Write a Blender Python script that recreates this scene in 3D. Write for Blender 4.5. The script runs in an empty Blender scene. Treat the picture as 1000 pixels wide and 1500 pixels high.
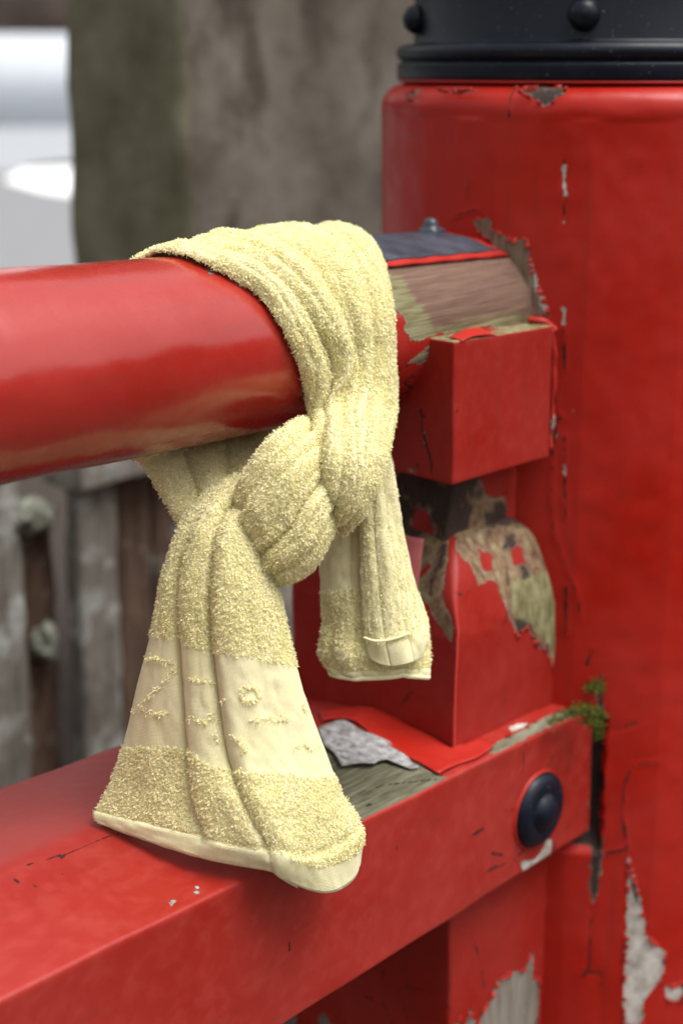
import bpy, math, random
import numpy as np

# ------------------------------------------------------------------ camera, sky, sun, exposure
SC = bpy.context.scene
COL = SC.collection
TH, PITCH, FPX, PY0 = 0.73643, 0.20944, 2050.0, 535.74
cd = bpy.data.cameras.new("camera")
cam = bpy.data.objects.new("camera", cd)
COL.objects.link(cam)
cam.location = (0, 0, 1.30)
cam.rotation_euler = (math.pi / 2 - PITCH, 0, TH - math.pi / 2)
cd.sensor_fit = 'VERTICAL'
cd.sensor_height = 36.0
cd.lens = FPX / 1500 * 36
cd.shift_y = -(750 - PY0) / 1500
cd.clip_start = 0.05
cd.clip_end = 900
cd.dof.use_dof = True
cd.dof.focus_distance = 1.075
cd.dof.aperture_fstop = 2.8
cd.dof.aperture_blades = 7
SC.camera = cam

SUN_EL, SUN_AZ = math.radians(66), math.radians(290)      # towards the sun, measured from +X
world = bpy.data.worlds.new("World")
SC.world = world
world.use_nodes = True
wn = world.node_tree
bg = wn.nodes["Background"]
sky = wn.nodes.new("ShaderNodeTexSky")
sky.sky_type = 'NISHITA'
sky.sun_disc = False
sky.sun_elevation = SUN_EL
sky.sun_rotation = math.pi / 2 - SUN_AZ
sky.air_density = 1.0
sky.dust_density = 4.0
hs = wn.nodes.new("ShaderNodeHueSaturation")
hs.inputs['Saturation'].default_value = 0.06
wn.links.new(sky.outputs[0], hs.inputs['Color'])
wn.links.new(hs.outputs[0], bg.inputs['Color'])
bg.inputs['Strength'].default_value = 0.13
sl = bpy.data.lights.new("sun", 'SUN')
sl.energy = 1.5
sl.angle = math.radians(34)
sl.color = (1.0, 0.96, 0.9)
sun = bpy.data.objects.new("sun", sl)
COL.objects.link(sun)
sun.rotation_euler = (math.pi / 2 - SUN_EL, 0, SUN_AZ + math.pi / 2)
vs = SC.view_settings
vs.view_transform = 'Standard'
vs.look = 'None'
vs.gamma = 1.0
vs.exposure = 1.1
vs.use_curve_mapping = False
SC.render.engine = 'CYCLES'
SC.cycles.max_bounces = 10
SC.cycles.diffuse_bounces = 7
SC.cycles.use_denoising = True

random.seed(4)
RNG = np.random.default_rng(7)

DATA = {"post":[1.3,0.815,0.2276],"post_peel":[[[192.9594,1.2822],[205.2142,1.2837],[204.345,1.2757],[202.8062,1.2721],[200.6439,1.2646],[198.6686,1.2707],[196.0231,1.2749]],[[170.8681,1.2801],[181.7124,1.2812],[178.0841,1.2773],[173.7072,1.2784]],[[156.0091,1.2734],[161.2138,1.2803],[159.642,1.267]],[[182.4358,1.1585],[187.3842,1.1623],[188.557,1.151],[193.2352,1.1418],[196.967,1.1439],[197.8937,1.1313],[198.5095,1.1153],[200.6339,1.0964],[202.392,1.0806],[202.9405,1.0729],[199.9998,1.0709],[197.3836,1.0859],[194.6533,1.1111],[189.209,1.1343],[184.458,1.1473]],[[209.3306,0.9836],[209.9736,0.9837],[210.0081,0.9797],[209.3647,0.9796]],[[203.8284,1.022],[204.8309,1.019],[205.0725,1.0091],[204.2168,1.0142]],[[204.1076,0.9655],[205.4557,0.9612],[205.8363,0.9546],[204.6793,0.9555]],[[218.2843,0.5376],[221.0409,0.5379],[220.9172,0.515],[220.0708,0.4765],[218.9628,0.4648],[217.7441,0.4839],[218.0816,0.5224]],[[217.6065,0.7007],[218.1392,0.7152],[218.9759,0.7153],[219.8054,0.6646],[217.949,0.6643]]],"post_prim":[[[227.5821,0.516],[231.4002,0.467],[233.1777,0.4271],[239.2963,0.4033],[239.0712,0.3756],[235.9443,0.3579],[233.5221,0.3514],[233.5277,0.3191],[228.8062,0.3213],[227.772,0.3659],[227.8228,0.4448]],[[238.8622,0.3613],[245.7543,0.3625],[246.1171,0.3394],[240.0623,0.3474]],[[205.1855,1.2118],[205.793,1.2144],[205.907,1.2007],[206.5142,1.1845],[205.4224,1.1832],[204.9935,1.1969]],[[205.5987,1.1618],[206.073,1.1619],[205.9621,1.1562]],[[206.2618,1.0814],[206.7517,1.0802],[206.7208,1.0646],[206.3898,1.0659]],[[207.5131,0.9294],[208.1646,0.9296],[208.1029,0.9173],[207.7766,0.9172]],[[197.903,1.13],[198.8412,1.1154],[200.7979,1.0965],[202.5547,1.0806],[203.1029,1.073],[201.9727,1.0714],[200.3782,1.0866],[198.7465,1.1057]]],"post_dark":[[[192.9594,1.2822],[205.2142,1.2837],[204.335,1.277],[202.7965,1.2733],[200.6344,1.2659],[198.6594,1.2719],[196.0142,1.2761]],[[218.2843,0.5376],[221.0409,0.5379],[221.2643,0.5151],[220.2818,0.4727],[219.0134,0.4593],[217.7441,0.4839],[218.0816,0.5224]],[[217.4391,0.7007],[217.9378,0.7188],[219.1086,0.7189],[219.8054,0.6646],[217.7806,0.6643]]],"post_crack":[[[205.1174,1.239],[205.3222,1.2143]],[[205.632,1.1769],[205.7882,1.158]],[[206.5822,1.062],[207.067,1.0228]],[[207.6163,0.9564],[207.839,0.9295]],[[207.951,0.9159],[208.6176,0.875]],[[209.1939,0.8056],[209.6042,0.7561]],[[191.9191,1.2846],[192.1085,1.2568]],[[227.1163,0.526],[225.4702,0.5642],[225.6346,0.5979],[227.5113,0.6185],[233.9378,0.6217]],[[202.981,1.0677],[204.5431,1.055],[205.0237,1.0355],[204.9584,0.9825],[206.8131,0.975],[205.3808,0.9705],[204.7855,0.9421],[204.883,0.8875]],[[204.883,0.8875],[205.7629,0.8602],[209.0198,0.8266],[212.2543,0.796],[213.131,0.7714]],[[218.7104,0.7081],[219.85,0.6425],[220.526,0.5906]],[[227.1163,0.526],[220.5115,0.5211],[218.5111,0.5133]],[[227.0464,0.5161],[230.9366,0.4594]],[[216.0705,0.74],[214.8709,0.7254]],[[218.6512,0.4608],[218.6024,0.3902],[213.5835,0.3608],[214.7733,0.3452],[212.4733,0.324]],[[218.6387,0.3862],[221.8137,0.3865],[221.6806,0.3265]],[[180.3024,1.1788],[181.811,1.1972]],[[176.154,1.1593],[184.3253,1.1694]],[[137.9409,1.244],[140.656,1.2092],[130.6331,1.1556]],[[227.7011,0.6641],[222.6119,0.6559],[219.1647,0.6608]]],"ublock_front_crack":[[[0.9335,1.0126],[0.9345,1.0106]],[[0.9291,1.066],[0.9285,1.0554]]],"ublock_left_peel":[[[0.745,0.9895],[0.7426,0.9838],[0.7417,0.9765],[0.744,0.9773]],[[0.7623,0.952],[0.7513,0.951],[0.7528,0.9469]]],"ublock_left_crack":[[[0.7492,1.0135],[0.7473,0.9891],[0.736,0.9602],[0.7374,0.9475]],[[0.7521,1.0069],[0.7444,1.0008]],[[0.7514,0.9572],[0.7544,0.9441]]],"lblock_front_peel":[[[0.9325,0.9082],[1.0101,0.902],[1.1153,0.8418],[1.131,0.6837],[1.1146,0.6894],[1.0986,0.7146],[1.0852,0.7406],[1.0646,0.7543],[1.0583,0.7669],[1.0486,0.7782],[1.0344,0.7709],[1.0259,0.7873],[1.0197,0.8028],[1.008,0.8231],[0.9967,0.8396],[0.9828,0.8448],[0.9705,0.8418],[0.9618,0.8572],[0.9493,0.8709],[0.9331,0.8828]]],"lblock_front_paint":[[[0.9672,0.8803],[0.9818,0.8732],[0.9926,0.8639],[0.9909,0.8531],[0.9784,0.8526],[0.9739,0.8643]],[[1.0182,0.8637],[1.029,0.8662],[1.0384,0.8537],[1.0433,0.8429],[1.0255,0.845]],[[0.9623,0.9059],[0.9871,0.8998],[0.9851,0.8964],[0.9685,0.9005]],[[1.0549,0.8357],[1.0686,0.8347],[1.0643,0.829]]],"lblock_front_crack":[[[0.9381,0.8445],[0.9483,0.839],[0.9583,0.84],[0.9632,0.8451]],[[1.0186,0.8024],[1.0095,0.7855],[1.0024,0.7742]],[[0.9683,0.7851],[0.9743,0.7898]],[[0.9378,0.785],[0.9394,0.7975],[0.9474,0.8016]],[[0.9336,0.7942],[0.9361,0.7724]],[[1.0061,0.8702],[1.0144,0.8514],[1.0198,0.8264]]],"lblock_left_peel":[[[0.7171,0.9008],[0.7237,0.8854],[0.7253,0.853],[0.7282,0.8393],[0.7225,0.8278],[0.7177,0.8194],[0.7164,0.7905],[0.7275,0.8037],[0.7379,0.8172],[0.7436,0.8287],[0.7499,0.8205],[0.766,0.8294],[0.7783,0.8395],[0.7994,0.894]]],"lblock_left_paint":[[[0.7521,0.8605],[0.7427,0.8667],[0.7442,0.8599],[0.7567,0.8483],[0.7599,0.852]],[[0.7355,0.8986],[0.7263,0.9025],[0.7277,0.8971]]],"lblock_left_crack":[[[0.7583,0.7412],[0.7712,0.7235],[0.7827,0.7094]],[[0.7979,0.7045],[0.7643,0.6961],[0.7159,0.6922]],[[0.7237,0.8854],[0.7348,0.8635],[0.7423,0.8421]]],"lblock_front_tone":[[[1.0218,0.8313],[1.0517,0.8325],[1.0806,0.8266],[1.1204,0.7979],[1.126,0.7054],[1.1091,0.7001],[1.0846,0.7515],[1.0604,0.7697],[1.0394,0.7831],[1.0273,0.8039]]],"lblock_left_tone":[[[0.7666,0.8752],[0.7508,0.879],[0.746,0.8281],[0.7659,0.8228]]],"lblock_front_dark":[[[0.9184,0.9302],[1.077,0.8928],[1.0667,0.8715],[1.0106,0.8901],[0.9842,0.8921],[0.9583,0.9043],[0.9286,0.906]],[[1.0024,0.8843],[1.0165,0.8794],[1.0406,0.8531],[1.0485,0.8286],[1.0418,0.827],[1.0251,0.8552],[1.0093,0.8707]],[[1.0278,0.7935],[1.0542,0.7807],[1.0678,0.7604],[1.085,0.7443],[1.0937,0.7163],[1.0794,0.7389],[1.0489,0.7733],[1.0355,0.7705]]],"lblock_left_dark":[[[0.8331,0.8999],[0.7176,0.9246],[0.7173,0.9071],[0.7667,0.8817],[0.7825,0.8451],[0.8329,0.8325]],[[0.7314,0.8867],[0.726,0.8848],[0.7347,0.857],[0.7406,0.8361],[0.744,0.8482]]],"beam_front_prim":[[[1.0065,0.5621],[1.0239,0.5542],[1.0399,0.5557],[1.0488,0.5649],[1.0595,0.5631],[1.0568,0.5481],[1.0501,0.5408],[1.0096,0.5441]],[[0.875,0.7012],[0.9339,0.6976],[0.936,0.6941],[0.8943,0.6948]]],"beam_front_crack":[[[0.9677,0.6256],[0.9784,0.6267],[0.9894,0.6234]],[[0.9261,0.6244],[0.9446,0.6246]],[[0.9462,0.5784],[0.9895,0.5698]],[[1.0034,0.6532],[1.0067,0.6762],[1.0085,0.6859]],[[1.0511,0.6306],[1.0511,0.6521],[1.0698,0.6535]],[[1.0583,0.5637],[1.0639,0.5486],[1.0573,0.539]],[[0.9583,0.5923],[0.9859,0.5764],[1.0032,0.5608]],[[0.8206,0.6573],[0.8215,0.6614]],[[0.6922,0.6368],[0.6922,0.6285]],[[0.7358,0.5714],[0.7326,0.5682]],[[0.9896,0.5677],[1.0161,0.5736]]],"beam_top_peel":[[[0.8687,0.813],[0.8903,0.8072],[0.8901,0.7858],[0.893,0.7593],[0.8909,0.7216],[0.8869,0.6913],[0.8958,0.6801],[0.8355,0.6799],[0.7706,0.6801],[0.7271,0.6809],[0.7066,0.6908],[0.7703,0.7605]],[[0.96,0.6905],[0.9751,0.6954],[1.0083,0.6974],[1.0677,0.699],[1.1317,0.693],[1.1219,0.6852],[1.0986,0.6838],[1.0349,0.6847],[0.9949,0.6841],[0.9614,0.6831]]],"beam_top_crack":[[[0.533,0.7944],[0.5493,0.7918],[0.5721,0.789],[0.5986,0.7899],[0.6106,0.7867]],[[0.5569,0.787],[0.5467,0.7701]],[[0.5738,0.783],[0.5719,0.7706]],[[0.5144,0.7847],[0.5244,0.7658]],[[0.7891,0.7154],[0.8361,0.7107],[0.8821,0.6875]],[[0.7835,0.6952],[0.8276,0.6958]]],"beam_top_prim":[[[0.608,0.6969],[0.613,0.6973],[0.6124,0.6922],[0.6061,0.6897],[0.6043,0.6921]],[[0.5838,0.6968],[0.5897,0.6963],[0.585,0.6894],[0.5809,0.6906]],[[1.0173,0.7078],[1.0328,0.7068],[1.0395,0.702],[1.03,0.6985],[1.013,0.7007]],[[0.5976,0.787],[0.6035,0.7861],[0.5983,0.7829]]],"beam_ridge_crack":[[[0.5499,0.8266],[0.5732,0.8243],[0.5984,0.8235],[0.619,0.8243]]],"strut_front_peel":[[[0.9863,0.3745],[0.9923,0.394],[1.0056,0.4004],[1.0166,0.4113],[1.0363,0.4124],[1.0666,0.4004],[1.0729,0.4206],[1.0808,0.4087],[1.0782,0.3863],[1.0924,0.3748],[1.0917,0.3148]],[[0.9463,0.3972],[0.9546,0.4074],[0.9637,0.3911],[0.9741,0.4078],[0.9851,0.3752]]],"strut_front_crack":[[[0.936,0.4289],[0.9501,0.4159],[0.9548,0.3999]],[[0.9716,0.4871],[0.9893,0.4484],[0.9961,0.4147]]],"strut_left_peel":[[[0.8841,0.3221],[0.8791,0.3408],[0.8694,0.3537],[0.8637,0.3405],[0.8676,0.3225],[0.8812,0.3155]],[[0.8523,0.3343],[0.8456,0.3457],[0.8428,0.3352]]],"strut_left_crack":[[[0.7957,0.4285],[0.7936,0.3913],[0.7819,0.3742]],[[0.9118,0.3228],[0.9029,0.3125]],[[0.7779,0.4143],[0.7602,0.3853]],[[0.7762,0.4137],[0.771,0.4215],[0.723,0.4375]],[[0.8271,0.3864],[0.7954,0.3905]]],"rail_peel":[[[0.8966,59.9707],[0.9382,53.371],[0.9826,50.4415],[1.0801,49.0903],[1.0905,24.067],[1.085,-1.6762],[0.9397,0.2416],[0.9246,-0.907],[0.9165,-3.4781],[0.9025,-0.1054],[0.8947,6.2799],[0.8988,12.2099],[0.8939,17.9245],[0.8807,20.1548],[0.861,23.7298]],[[0.9048,-16.7071],[0.9157,-11.8501],[0.9327,-5.2336],[0.9322,-10.8854],[0.9317,-18.2638],[0.9187,-18.5405]],[[0.7084,63.5186],[0.7186,66.4703],[0.7233,63.666],[0.7139,59.5054],[0.7094,60.5661]]],"rail_crack":[[[0.8911,-24.5639],[0.8974,-20.0031],[0.907,-17.4133]],[[0.9088,-44.388],[0.9273,-45.9388],[0.924,-39.4619],[0.9078,-32.1546],[0.9138,-28.2039],[0.9335,-29.3141]],[[0.9328,-6.1848],[0.9307,-18.1683],[0.9383,-16.3498]],[[0.9224,-37.8707],[0.9416,-45.1422]]],"rail_tone":[[[0.8849,50.4808],[0.9138,44.3911],[0.9157,32.0504],[0.9239,19.592],[0.9314,9.9556],[0.9397,-0.6824],[0.9025,-1.4641],[0.8567,15.1366]],[[0.9048,-16.7071],[0.9324,-3.8186],[0.9357,-18.6477]],[[0.94,5.7118],[1.0796,7.1319],[1.0829,-3.0387],[0.9398,-2.0767]]],"t_band":[[[0.668,0.8258,1.0081],[0.7,0.8262,1.004],[0.735,0.8262,1.0026],[0.765,0.8262,1.0013],[0.795,0.8258,1.0028]],[[0.664,0.8596,1.0215],[0.7,0.8612,1.0178],[0.738,0.8612,1.0162],[0.772,0.8612,1.0148],[0.81,0.8596,1.0154]],[[0.66,0.8855,1.0526],[0.705,0.888,1.0495],[0.75,0.888,1.0477],[0.79,0.888,1.046],[0.835,0.8855,1.0452]],[[0.7,0.8925,1.0905],[0.737,0.8952,1.0892],[0.765,0.8952,1.0881],[0.815,0.8952,1.086],[0.87,0.8925,1.0834]],[[0.699,0.8746,1.1338],[0.744,0.8767,1.1337],[0.785,0.8767,1.132],[0.845,0.8767,1.1295],[0.91,0.8746,1.125]],[[0.702,0.8441,1.1558],[0.752,0.8452,1.1562],[0.8,0.8452,1.1542],[0.868,0.8452,1.1514],[0.94,0.8441,1.1459]],[[0.705,0.8069,1.1609],[0.7236,0.8066,1.1628],[0.7974,0.8066,1.1598],[0.8633,0.8066,1.157],[0.9165,0.8069,1.1521]],[[0.709,0.7884,1.1565],[0.7402,0.7875,1.1577],[0.7989,0.7875,1.1553],[0.8578,0.7875,1.1528],[0.9055,0.7884,1.1483]],[[0.722,0.7715,1.1473],[0.7498,0.77,1.1484],[0.7974,0.77,1.1464],[0.8525,0.77,1.1441],[0.8917,0.7715,1.1403]],[[0.737,0.7572,1.1343],[0.7599,0.7552,1.1351],[0.7988,0.7552,1.1335],[0.8472,0.7552,1.1315],[0.8814,0.7572,1.1282]],[[0.745,0.7463,1.1184],[0.7692,0.7439,1.1187],[0.8011,0.7439,1.1173],[0.8415,0.7439,1.1156],[0.8725,0.7463,1.1131]],[[0.752,0.7395,1.1004],[0.7785,0.7369,1.1],[0.8054,0.7369,1.0988],[0.836,0.7369,1.0976],[0.8672,0.7395,1.0956]],[[0.762,0.7372,1.0812],[0.7892,0.7345,1.08],[0.8082,0.7345,1.0792],[0.8331,0.7345,1.0782],[0.8661,0.7372,1.0768]],[[0.7811,0.7409,1.0346],[0.7876,0.7241,1.0329],[0.7913,0.7159,1.0391],[0.8172,0.7173,1.0375],[0.8616,0.7291,1.0277]],[[0.7683,0.7209,1.0228],[0.7596,0.6978,1.0253],[0.7599,0.6889,1.0269],[0.7834,0.6946,1.0212],[0.8381,0.7156,1.009]],[[0.7597,0.7085,1.0115],[0.7489,0.6887,1.0121],[0.7472,0.6774,1.0092],[0.7647,0.6793,1.0041],[0.8111,0.6995,0.9891]],[[0.7638,0.7081,0.9954],[0.7499,0.6889,0.9925],[0.7468,0.6784,0.9868],[0.759,0.6811,0.9802],[0.7933,0.7018,0.9678]],[[0.7789,0.7207,0.9773],[0.7679,0.7077,0.9703],[0.7649,0.7027,0.9632],[0.7703,0.7062,0.9544],[0.7826,0.7168,0.9445]]],"t_knot":[[[0.8078,0.7578,1.0269],[0.7999,0.7475,1.0153],[0.7929,0.7321,0.99],[0.788,0.7246,0.9733],[0.794,0.7287,0.9591]],[[0.7862,0.7481,1.0269],[0.7739,0.732,1.0197],[0.7648,0.7119,0.9966],[0.7638,0.7061,0.9749],[0.7807,0.7195,0.9557]],[[0.7498,0.7317,1.031],[0.7394,0.7151,1.0241],[0.7356,0.6932,0.9948],[0.738,0.6864,0.9721],[0.762,0.7051,0.9511]],[[0.7278,0.7298,1.0253],[0.7197,0.7147,1.0164],[0.7202,0.6913,0.9828],[0.7262,0.6845,0.9583],[0.7423,0.6962,0.9411]],[[0.7149,0.7362,1.0102],[0.7086,0.7219,1.0009],[0.7097,0.6969,0.9639],[0.7166,0.6903,0.9433],[0.7311,0.7008,0.926]],[[0.7082,0.7438,0.9918],[0.7015,0.7274,0.9838],[0.7031,0.7063,0.9516],[0.7096,0.7015,0.9349],[0.723,0.7104,0.9181]],[[0.7168,0.7563,0.9697],[0.7089,0.7406,0.9646],[0.7061,0.7204,0.9394],[0.7133,0.7198,0.9239],[0.7284,0.7291,0.9096]],[[0.7343,0.7632,0.9562],[0.7327,0.7555,0.9504],[0.7312,0.7406,0.9318],[0.734,0.7368,0.9196],[0.7478,0.7438,0.9084]]],"t_tail":[[[0.7254,0.7913,0.9659],[0.741,0.7726,0.9854],[0.7401,0.7687,0.9796],[0.7396,0.7652,0.9715],[0.7342,0.7569,0.9599]],[[0.7057,0.7876,0.9578],[0.715,0.7625,0.9832],[0.7144,0.7529,0.9743],[0.7171,0.7498,0.9644],[0.7209,0.745,0.948]],[[0.6848,0.7837,0.9449],[0.686,0.765,0.962],[0.6889,0.746,0.9601],[0.6991,0.7331,0.9453],[0.7148,0.7273,0.9194]],[[0.6697,0.7849,0.9197],[0.6696,0.7648,0.928],[0.6747,0.7391,0.9275],[0.6917,0.7215,0.9164],[0.7137,0.7133,0.8951]],[[0.6555,0.787,0.8769],[0.6585,0.7571,0.8794],[0.6657,0.73,0.8767],[0.6871,0.7089,0.8704],[0.7134,0.6988,0.8577]],[[0.6424,0.7938,0.8289],[0.6513,0.7461,0.8296],[0.6592,0.7181,0.8358],[0.6858,0.6966,0.8317],[0.7157,0.6854,0.8235]],[[0.629,0.7999,0.7773],[0.6444,0.7342,0.7916],[0.6519,0.7018,0.7973],[0.6852,0.682,0.793],[0.7222,0.6724,0.7859]],[[0.6186,0.8053,0.7487],[0.6348,0.7193,0.759],[0.6475,0.6802,0.7713],[0.6851,0.6651,0.7585],[0.731,0.6642,0.7522]],[[0.6081,0.8089,0.7331],[0.6284,0.706,0.7429],[0.651,0.6608,0.7416],[0.6891,0.6558,0.7238],[0.7401,0.6516,0.7248]],[[0.6067,0.8058,0.7279],[0.6235,0.7122,0.7309],[0.6545,0.661,0.7256],[0.7002,0.6516,0.6914],[0.7373,0.6519,0.6968]]],"t_back":[[[0.7008,0.8548,1.0088],[0.7356,0.8471,1.0092],[0.7732,0.8358,1.0086],[0.8373,0.8268,1.0113]],[[0.6923,0.8444,0.9943],[0.7252,0.8308,0.994],[0.7623,0.8204,0.9941],[0.8148,0.8155,0.9934]],[[0.6905,0.8263,0.979],[0.7174,0.8126,0.9815],[0.7474,0.8031,0.9837],[0.7858,0.7994,0.9856]],[[0.6897,0.8063,0.9609],[0.7092,0.7942,0.9668],[0.7332,0.7851,0.9733],[0.759,0.7818,0.9808]],[[0.6926,0.7894,0.9416],[0.7048,0.7795,0.9531],[0.7248,0.7694,0.9667],[0.7426,0.7682,0.9769]]],"t_rear":[[[0.8184,0.748,0.9611],[0.8267,0.7343,0.9708],[0.8393,0.7246,0.9839],[0.8588,0.731,0.9998]],[[0.811,0.7582,0.9192],[0.8219,0.7337,0.928],[0.8394,0.7153,0.9308],[0.8658,0.7198,0.9262]],[[0.8083,0.7559,0.8785],[0.8154,0.7278,0.8867],[0.8417,0.7058,0.8849],[0.8686,0.7057,0.8725]],[[0.8043,0.7484,0.8411],[0.8073,0.7167,0.8473],[0.8395,0.6924,0.8442],[0.869,0.6915,0.8383]],[[0.7984,0.7462,0.8229],[0.8006,0.7107,0.8291],[0.8325,0.6828,0.8281],[0.8634,0.6845,0.8206]],[[0.7996,0.7372,0.8082],[0.8057,0.704,0.8114],[0.8282,0.6827,0.8127],[0.8575,0.6802,0.8012]]],"t_strip":[[[0.8271,0.7242,0.9785],[0.8298,0.7178,0.9872],[0.8346,0.7147,0.9938],[0.8439,0.7168,0.9995]],[[0.8209,0.7216,0.934],[0.8227,0.7099,0.9373],[0.8311,0.7039,0.9377],[0.8508,0.7073,0.9309]],[[0.8147,0.7145,0.8903],[0.8169,0.6994,0.8935],[0.8275,0.6902,0.8917],[0.8526,0.6928,0.8816]],[[0.809,0.7063,0.8539],[0.8105,0.6885,0.856],[0.8231,0.6775,0.8552],[0.8537,0.6779,0.848]],[[0.8069,0.703,0.8412],[0.8083,0.6837,0.8428],[0.8237,0.6736,0.8455],[0.8455,0.6726,0.8413]],[[0.8063,0.7002,0.8303],[0.8089,0.6797,0.8273],[0.8236,0.669,0.8303],[0.8376,0.6747,0.83]]],"t_corner":[[[0.8371,0.6938,0.8786],[0.8367,0.6833,0.8826],[0.85,0.6869,0.8731]],[[0.831,0.6813,0.8659],[0.83,0.6676,0.8676],[0.8474,0.6736,0.8511]],[[0.8265,0.676,0.8528],[0.8239,0.6639,0.8541],[0.8481,0.6719,0.8479]],[[0.8251,0.6732,0.8393],[0.8244,0.6656,0.8417],[0.8424,0.673,0.841]]],"t_seams":{"strip_hem":[[0.7983,0.6992,0.8497],[0.8014,0.6894,0.8486],[0.8067,0.6823,0.8496],[0.8133,0.6764,0.8515],[0.8227,0.6714,0.8541]],"strip_seam":[[0.8253,0.7176,0.9802],[0.8184,0.7157,0.9359],[0.8127,0.7083,0.8924],[0.8055,0.6996,0.8497]]},"t_pattern":[[[0.6349,0.7752,0.864],[0.6396,0.7697,0.863],[0.645,0.7627,0.86],[0.6506,0.7559,0.858]],[[0.6506,0.7559,0.858],[0.643,0.7609,0.8473],[0.6345,0.7671,0.8372],[0.6272,0.7724,0.8286]],[[0.6231,0.7757,0.8246],[0.629,0.7692,0.8246],[0.6344,0.7622,0.8215],[0.6395,0.757,0.8225]],[[0.683,0.7155,0.8433],[0.6869,0.7107,0.8418],[0.687,0.7087,0.8357],[0.6838,0.7106,0.8306],[0.6798,0.7154,0.8317],[0.6802,0.7172,0.8387],[0.683,0.7155,0.8433]],[[0.6822,0.7085,0.8185],[0.688,0.7019,0.8175],[0.694,0.6954,0.818],[0.6993,0.6898,0.819]],[[0.6692,0.7184,0.8043],[0.6729,0.7134,0.8013],[0.6742,0.7103,0.7962],[0.671,0.713,0.7932]],[[0.7,0.6821,0.7968],[0.7039,0.6786,0.7993],[0.7067,0.6742,0.7952]],[[0.6468,0.7469,0.8165],[0.6525,0.7416,0.8195],[0.6571,0.7353,0.8155],[0.6621,0.7314,0.8205],[0.6649,0.727,0.8165]],[[0.6561,0.747,0.8488],[0.6613,0.7405,0.8468],[0.667,0.7331,0.8433]],[[0.662,0.7272,0.8069],[0.6629,0.7238,0.7993]],[[0.7076,0.6833,0.8271],[0.7091,0.6805,0.8236]],[[0.667,0.7289,0.8296],[0.6701,0.7261,0.8317]]],"flake_red":[[0.908,0.8496],[0.9302,0.8231],[0.9383,0.8084],[0.9367,0.7633],[0.9352,0.7137],[0.9701,0.7089],[0.9742,0.6994],[0.9664,0.689],[0.9547,0.6881],[0.9442,0.6865],[0.9329,0.6887],[0.9036,0.6892],[0.8859,0.6906],[0.8886,0.708],[0.8907,0.7373],[0.8954,0.7737],[0.9019,0.7988],[0.8986,0.8147],[0.8849,0.8281]],"flake_grey":[[0.8627,0.8108],[0.88,0.8114],[0.895,0.8071],[0.8946,0.7974],[0.8901,0.7858],[0.8933,0.772],[0.8955,0.7574],[0.8903,0.7329],[0.8827,0.7094],[0.8739,0.7115],[0.8722,0.7218],[0.8681,0.7341],[0.8522,0.7339],[0.8385,0.7441],[0.827,0.7497],[0.8377,0.7659],[0.8419,0.7813]],"bolt":[1.0316,0.682,0.6064],"moss":[[1.0669,0.6649,0.6987,0.7],[1.0786,0.6624,0.6981,0.8],[1.0875,0.6593,0.6903,0.8],[1.0917,0.6577,0.6807,0.6],[1.0808,0.6595,0.6869,0.6],[1.1142,0.6723,0.7089,0.5],[1.106,0.6748,0.7073,0.5],[1.1002,0.6595,0.687,0.5],[1.0575,0.668,0.6997,0.45],[1.0477,0.6707,0.6981,0.35],[1.038,0.6733,0.6966,0.25],[1.0938,0.6577,0.6685,0.35],[1.1128,0.6696,0.7051,0.4]],"marking":[[9.7193,14.2315,-0.004],[11.4209,16.0794,-0.004],[12.5675,16.5384,-0.004],[8.8882,11.5625,-0.004],[9.1057,12.6536,-0.004]],"cam":{"theta":0.7364362980348471,"pitch":0.20943951023931956,"f":2050.0,"py0":535.7409514235453}}

# ------------------------------------------------------------------ helpers
def empty(name, loc=(0, 0, 0)):
    o = bpy.data.objects.new(name, None)
    o.empty_display_size = 0.1
    COL.objects.link(o)
    o.location = loc
    return o

def tag(o, label=None, cat=None, group=None, kind=None):
    for kk, v in (('label', label), ('category', cat), ('group', group), ('kind', kind)):
        if v:
            o[kk] = v
    return o

PAINTS = set()

def mesh_obj(name, V, F, mat, parent=None, smooth=True, attrs=None, uv=None):
    """V (n,3) array; F (m,3|4) int array or list of tuples."""
    me = bpy.data.meshes.new(name)
    V = np.asarray(V, np.float32)
    if isinstance(F, np.ndarray):
        m, w = F.shape
        me.vertices.add(len(V))
        me.vertices.foreach_set('co', V.ravel())
        me.loops.add(m * w)
        me.loops.foreach_set('vertex_index', F.astype(np.int32).ravel())
        me.polygons.add(m)
        me.polygons.foreach_set('loop_start', np.arange(0, m * w, w, dtype=np.int32))
        me.update(calc_edges=True)
        me.validate()
    else:
        me.from_pydata(V.tolist(), [], F)
        me.update()
    if mat is not None and mat.name in PAINTS:
        attrs = {**{k_: np.full(len(V), d_) for k_, d_ in (('peel', -.02), ('prim', -.02), ('crack', .02), ('tone', -.02), ('dark', -.02))}, **(attrs or {})}
    if attrs:
        for nm, a in attrs.items():
            at = me.attributes.new(nm, 'FLOAT', 'POINT')
            at.data.foreach_set('value', np.asarray(a, np.float32))
    if smooth:
        me.polygons.foreach_set('use_smooth', np.ones(len(me.polygons), bool))
    if uv is not None:
        ul = me.uv_layers.new(name='UVMap')
        li = np.empty(len(me.loops), np.int32)
        me.loops.foreach_get('vertex_index', li)
        ul.data.foreach_set('uv', np.asarray(uv, np.float32)[li].ravel())
    if mat:
        me.materials.append(mat)
    o = bpy.data.objects.new(name, me)
    COL.objects.link(o)
    if parent:
        o.parent = parent
        pl = parent
        off = np.zeros(3)
        while pl is not None:
            off += np.array(pl.location)
            pl = pl.parent
        o.location = tuple(-off)          # children are modelled in world coordinates
    return o

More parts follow.
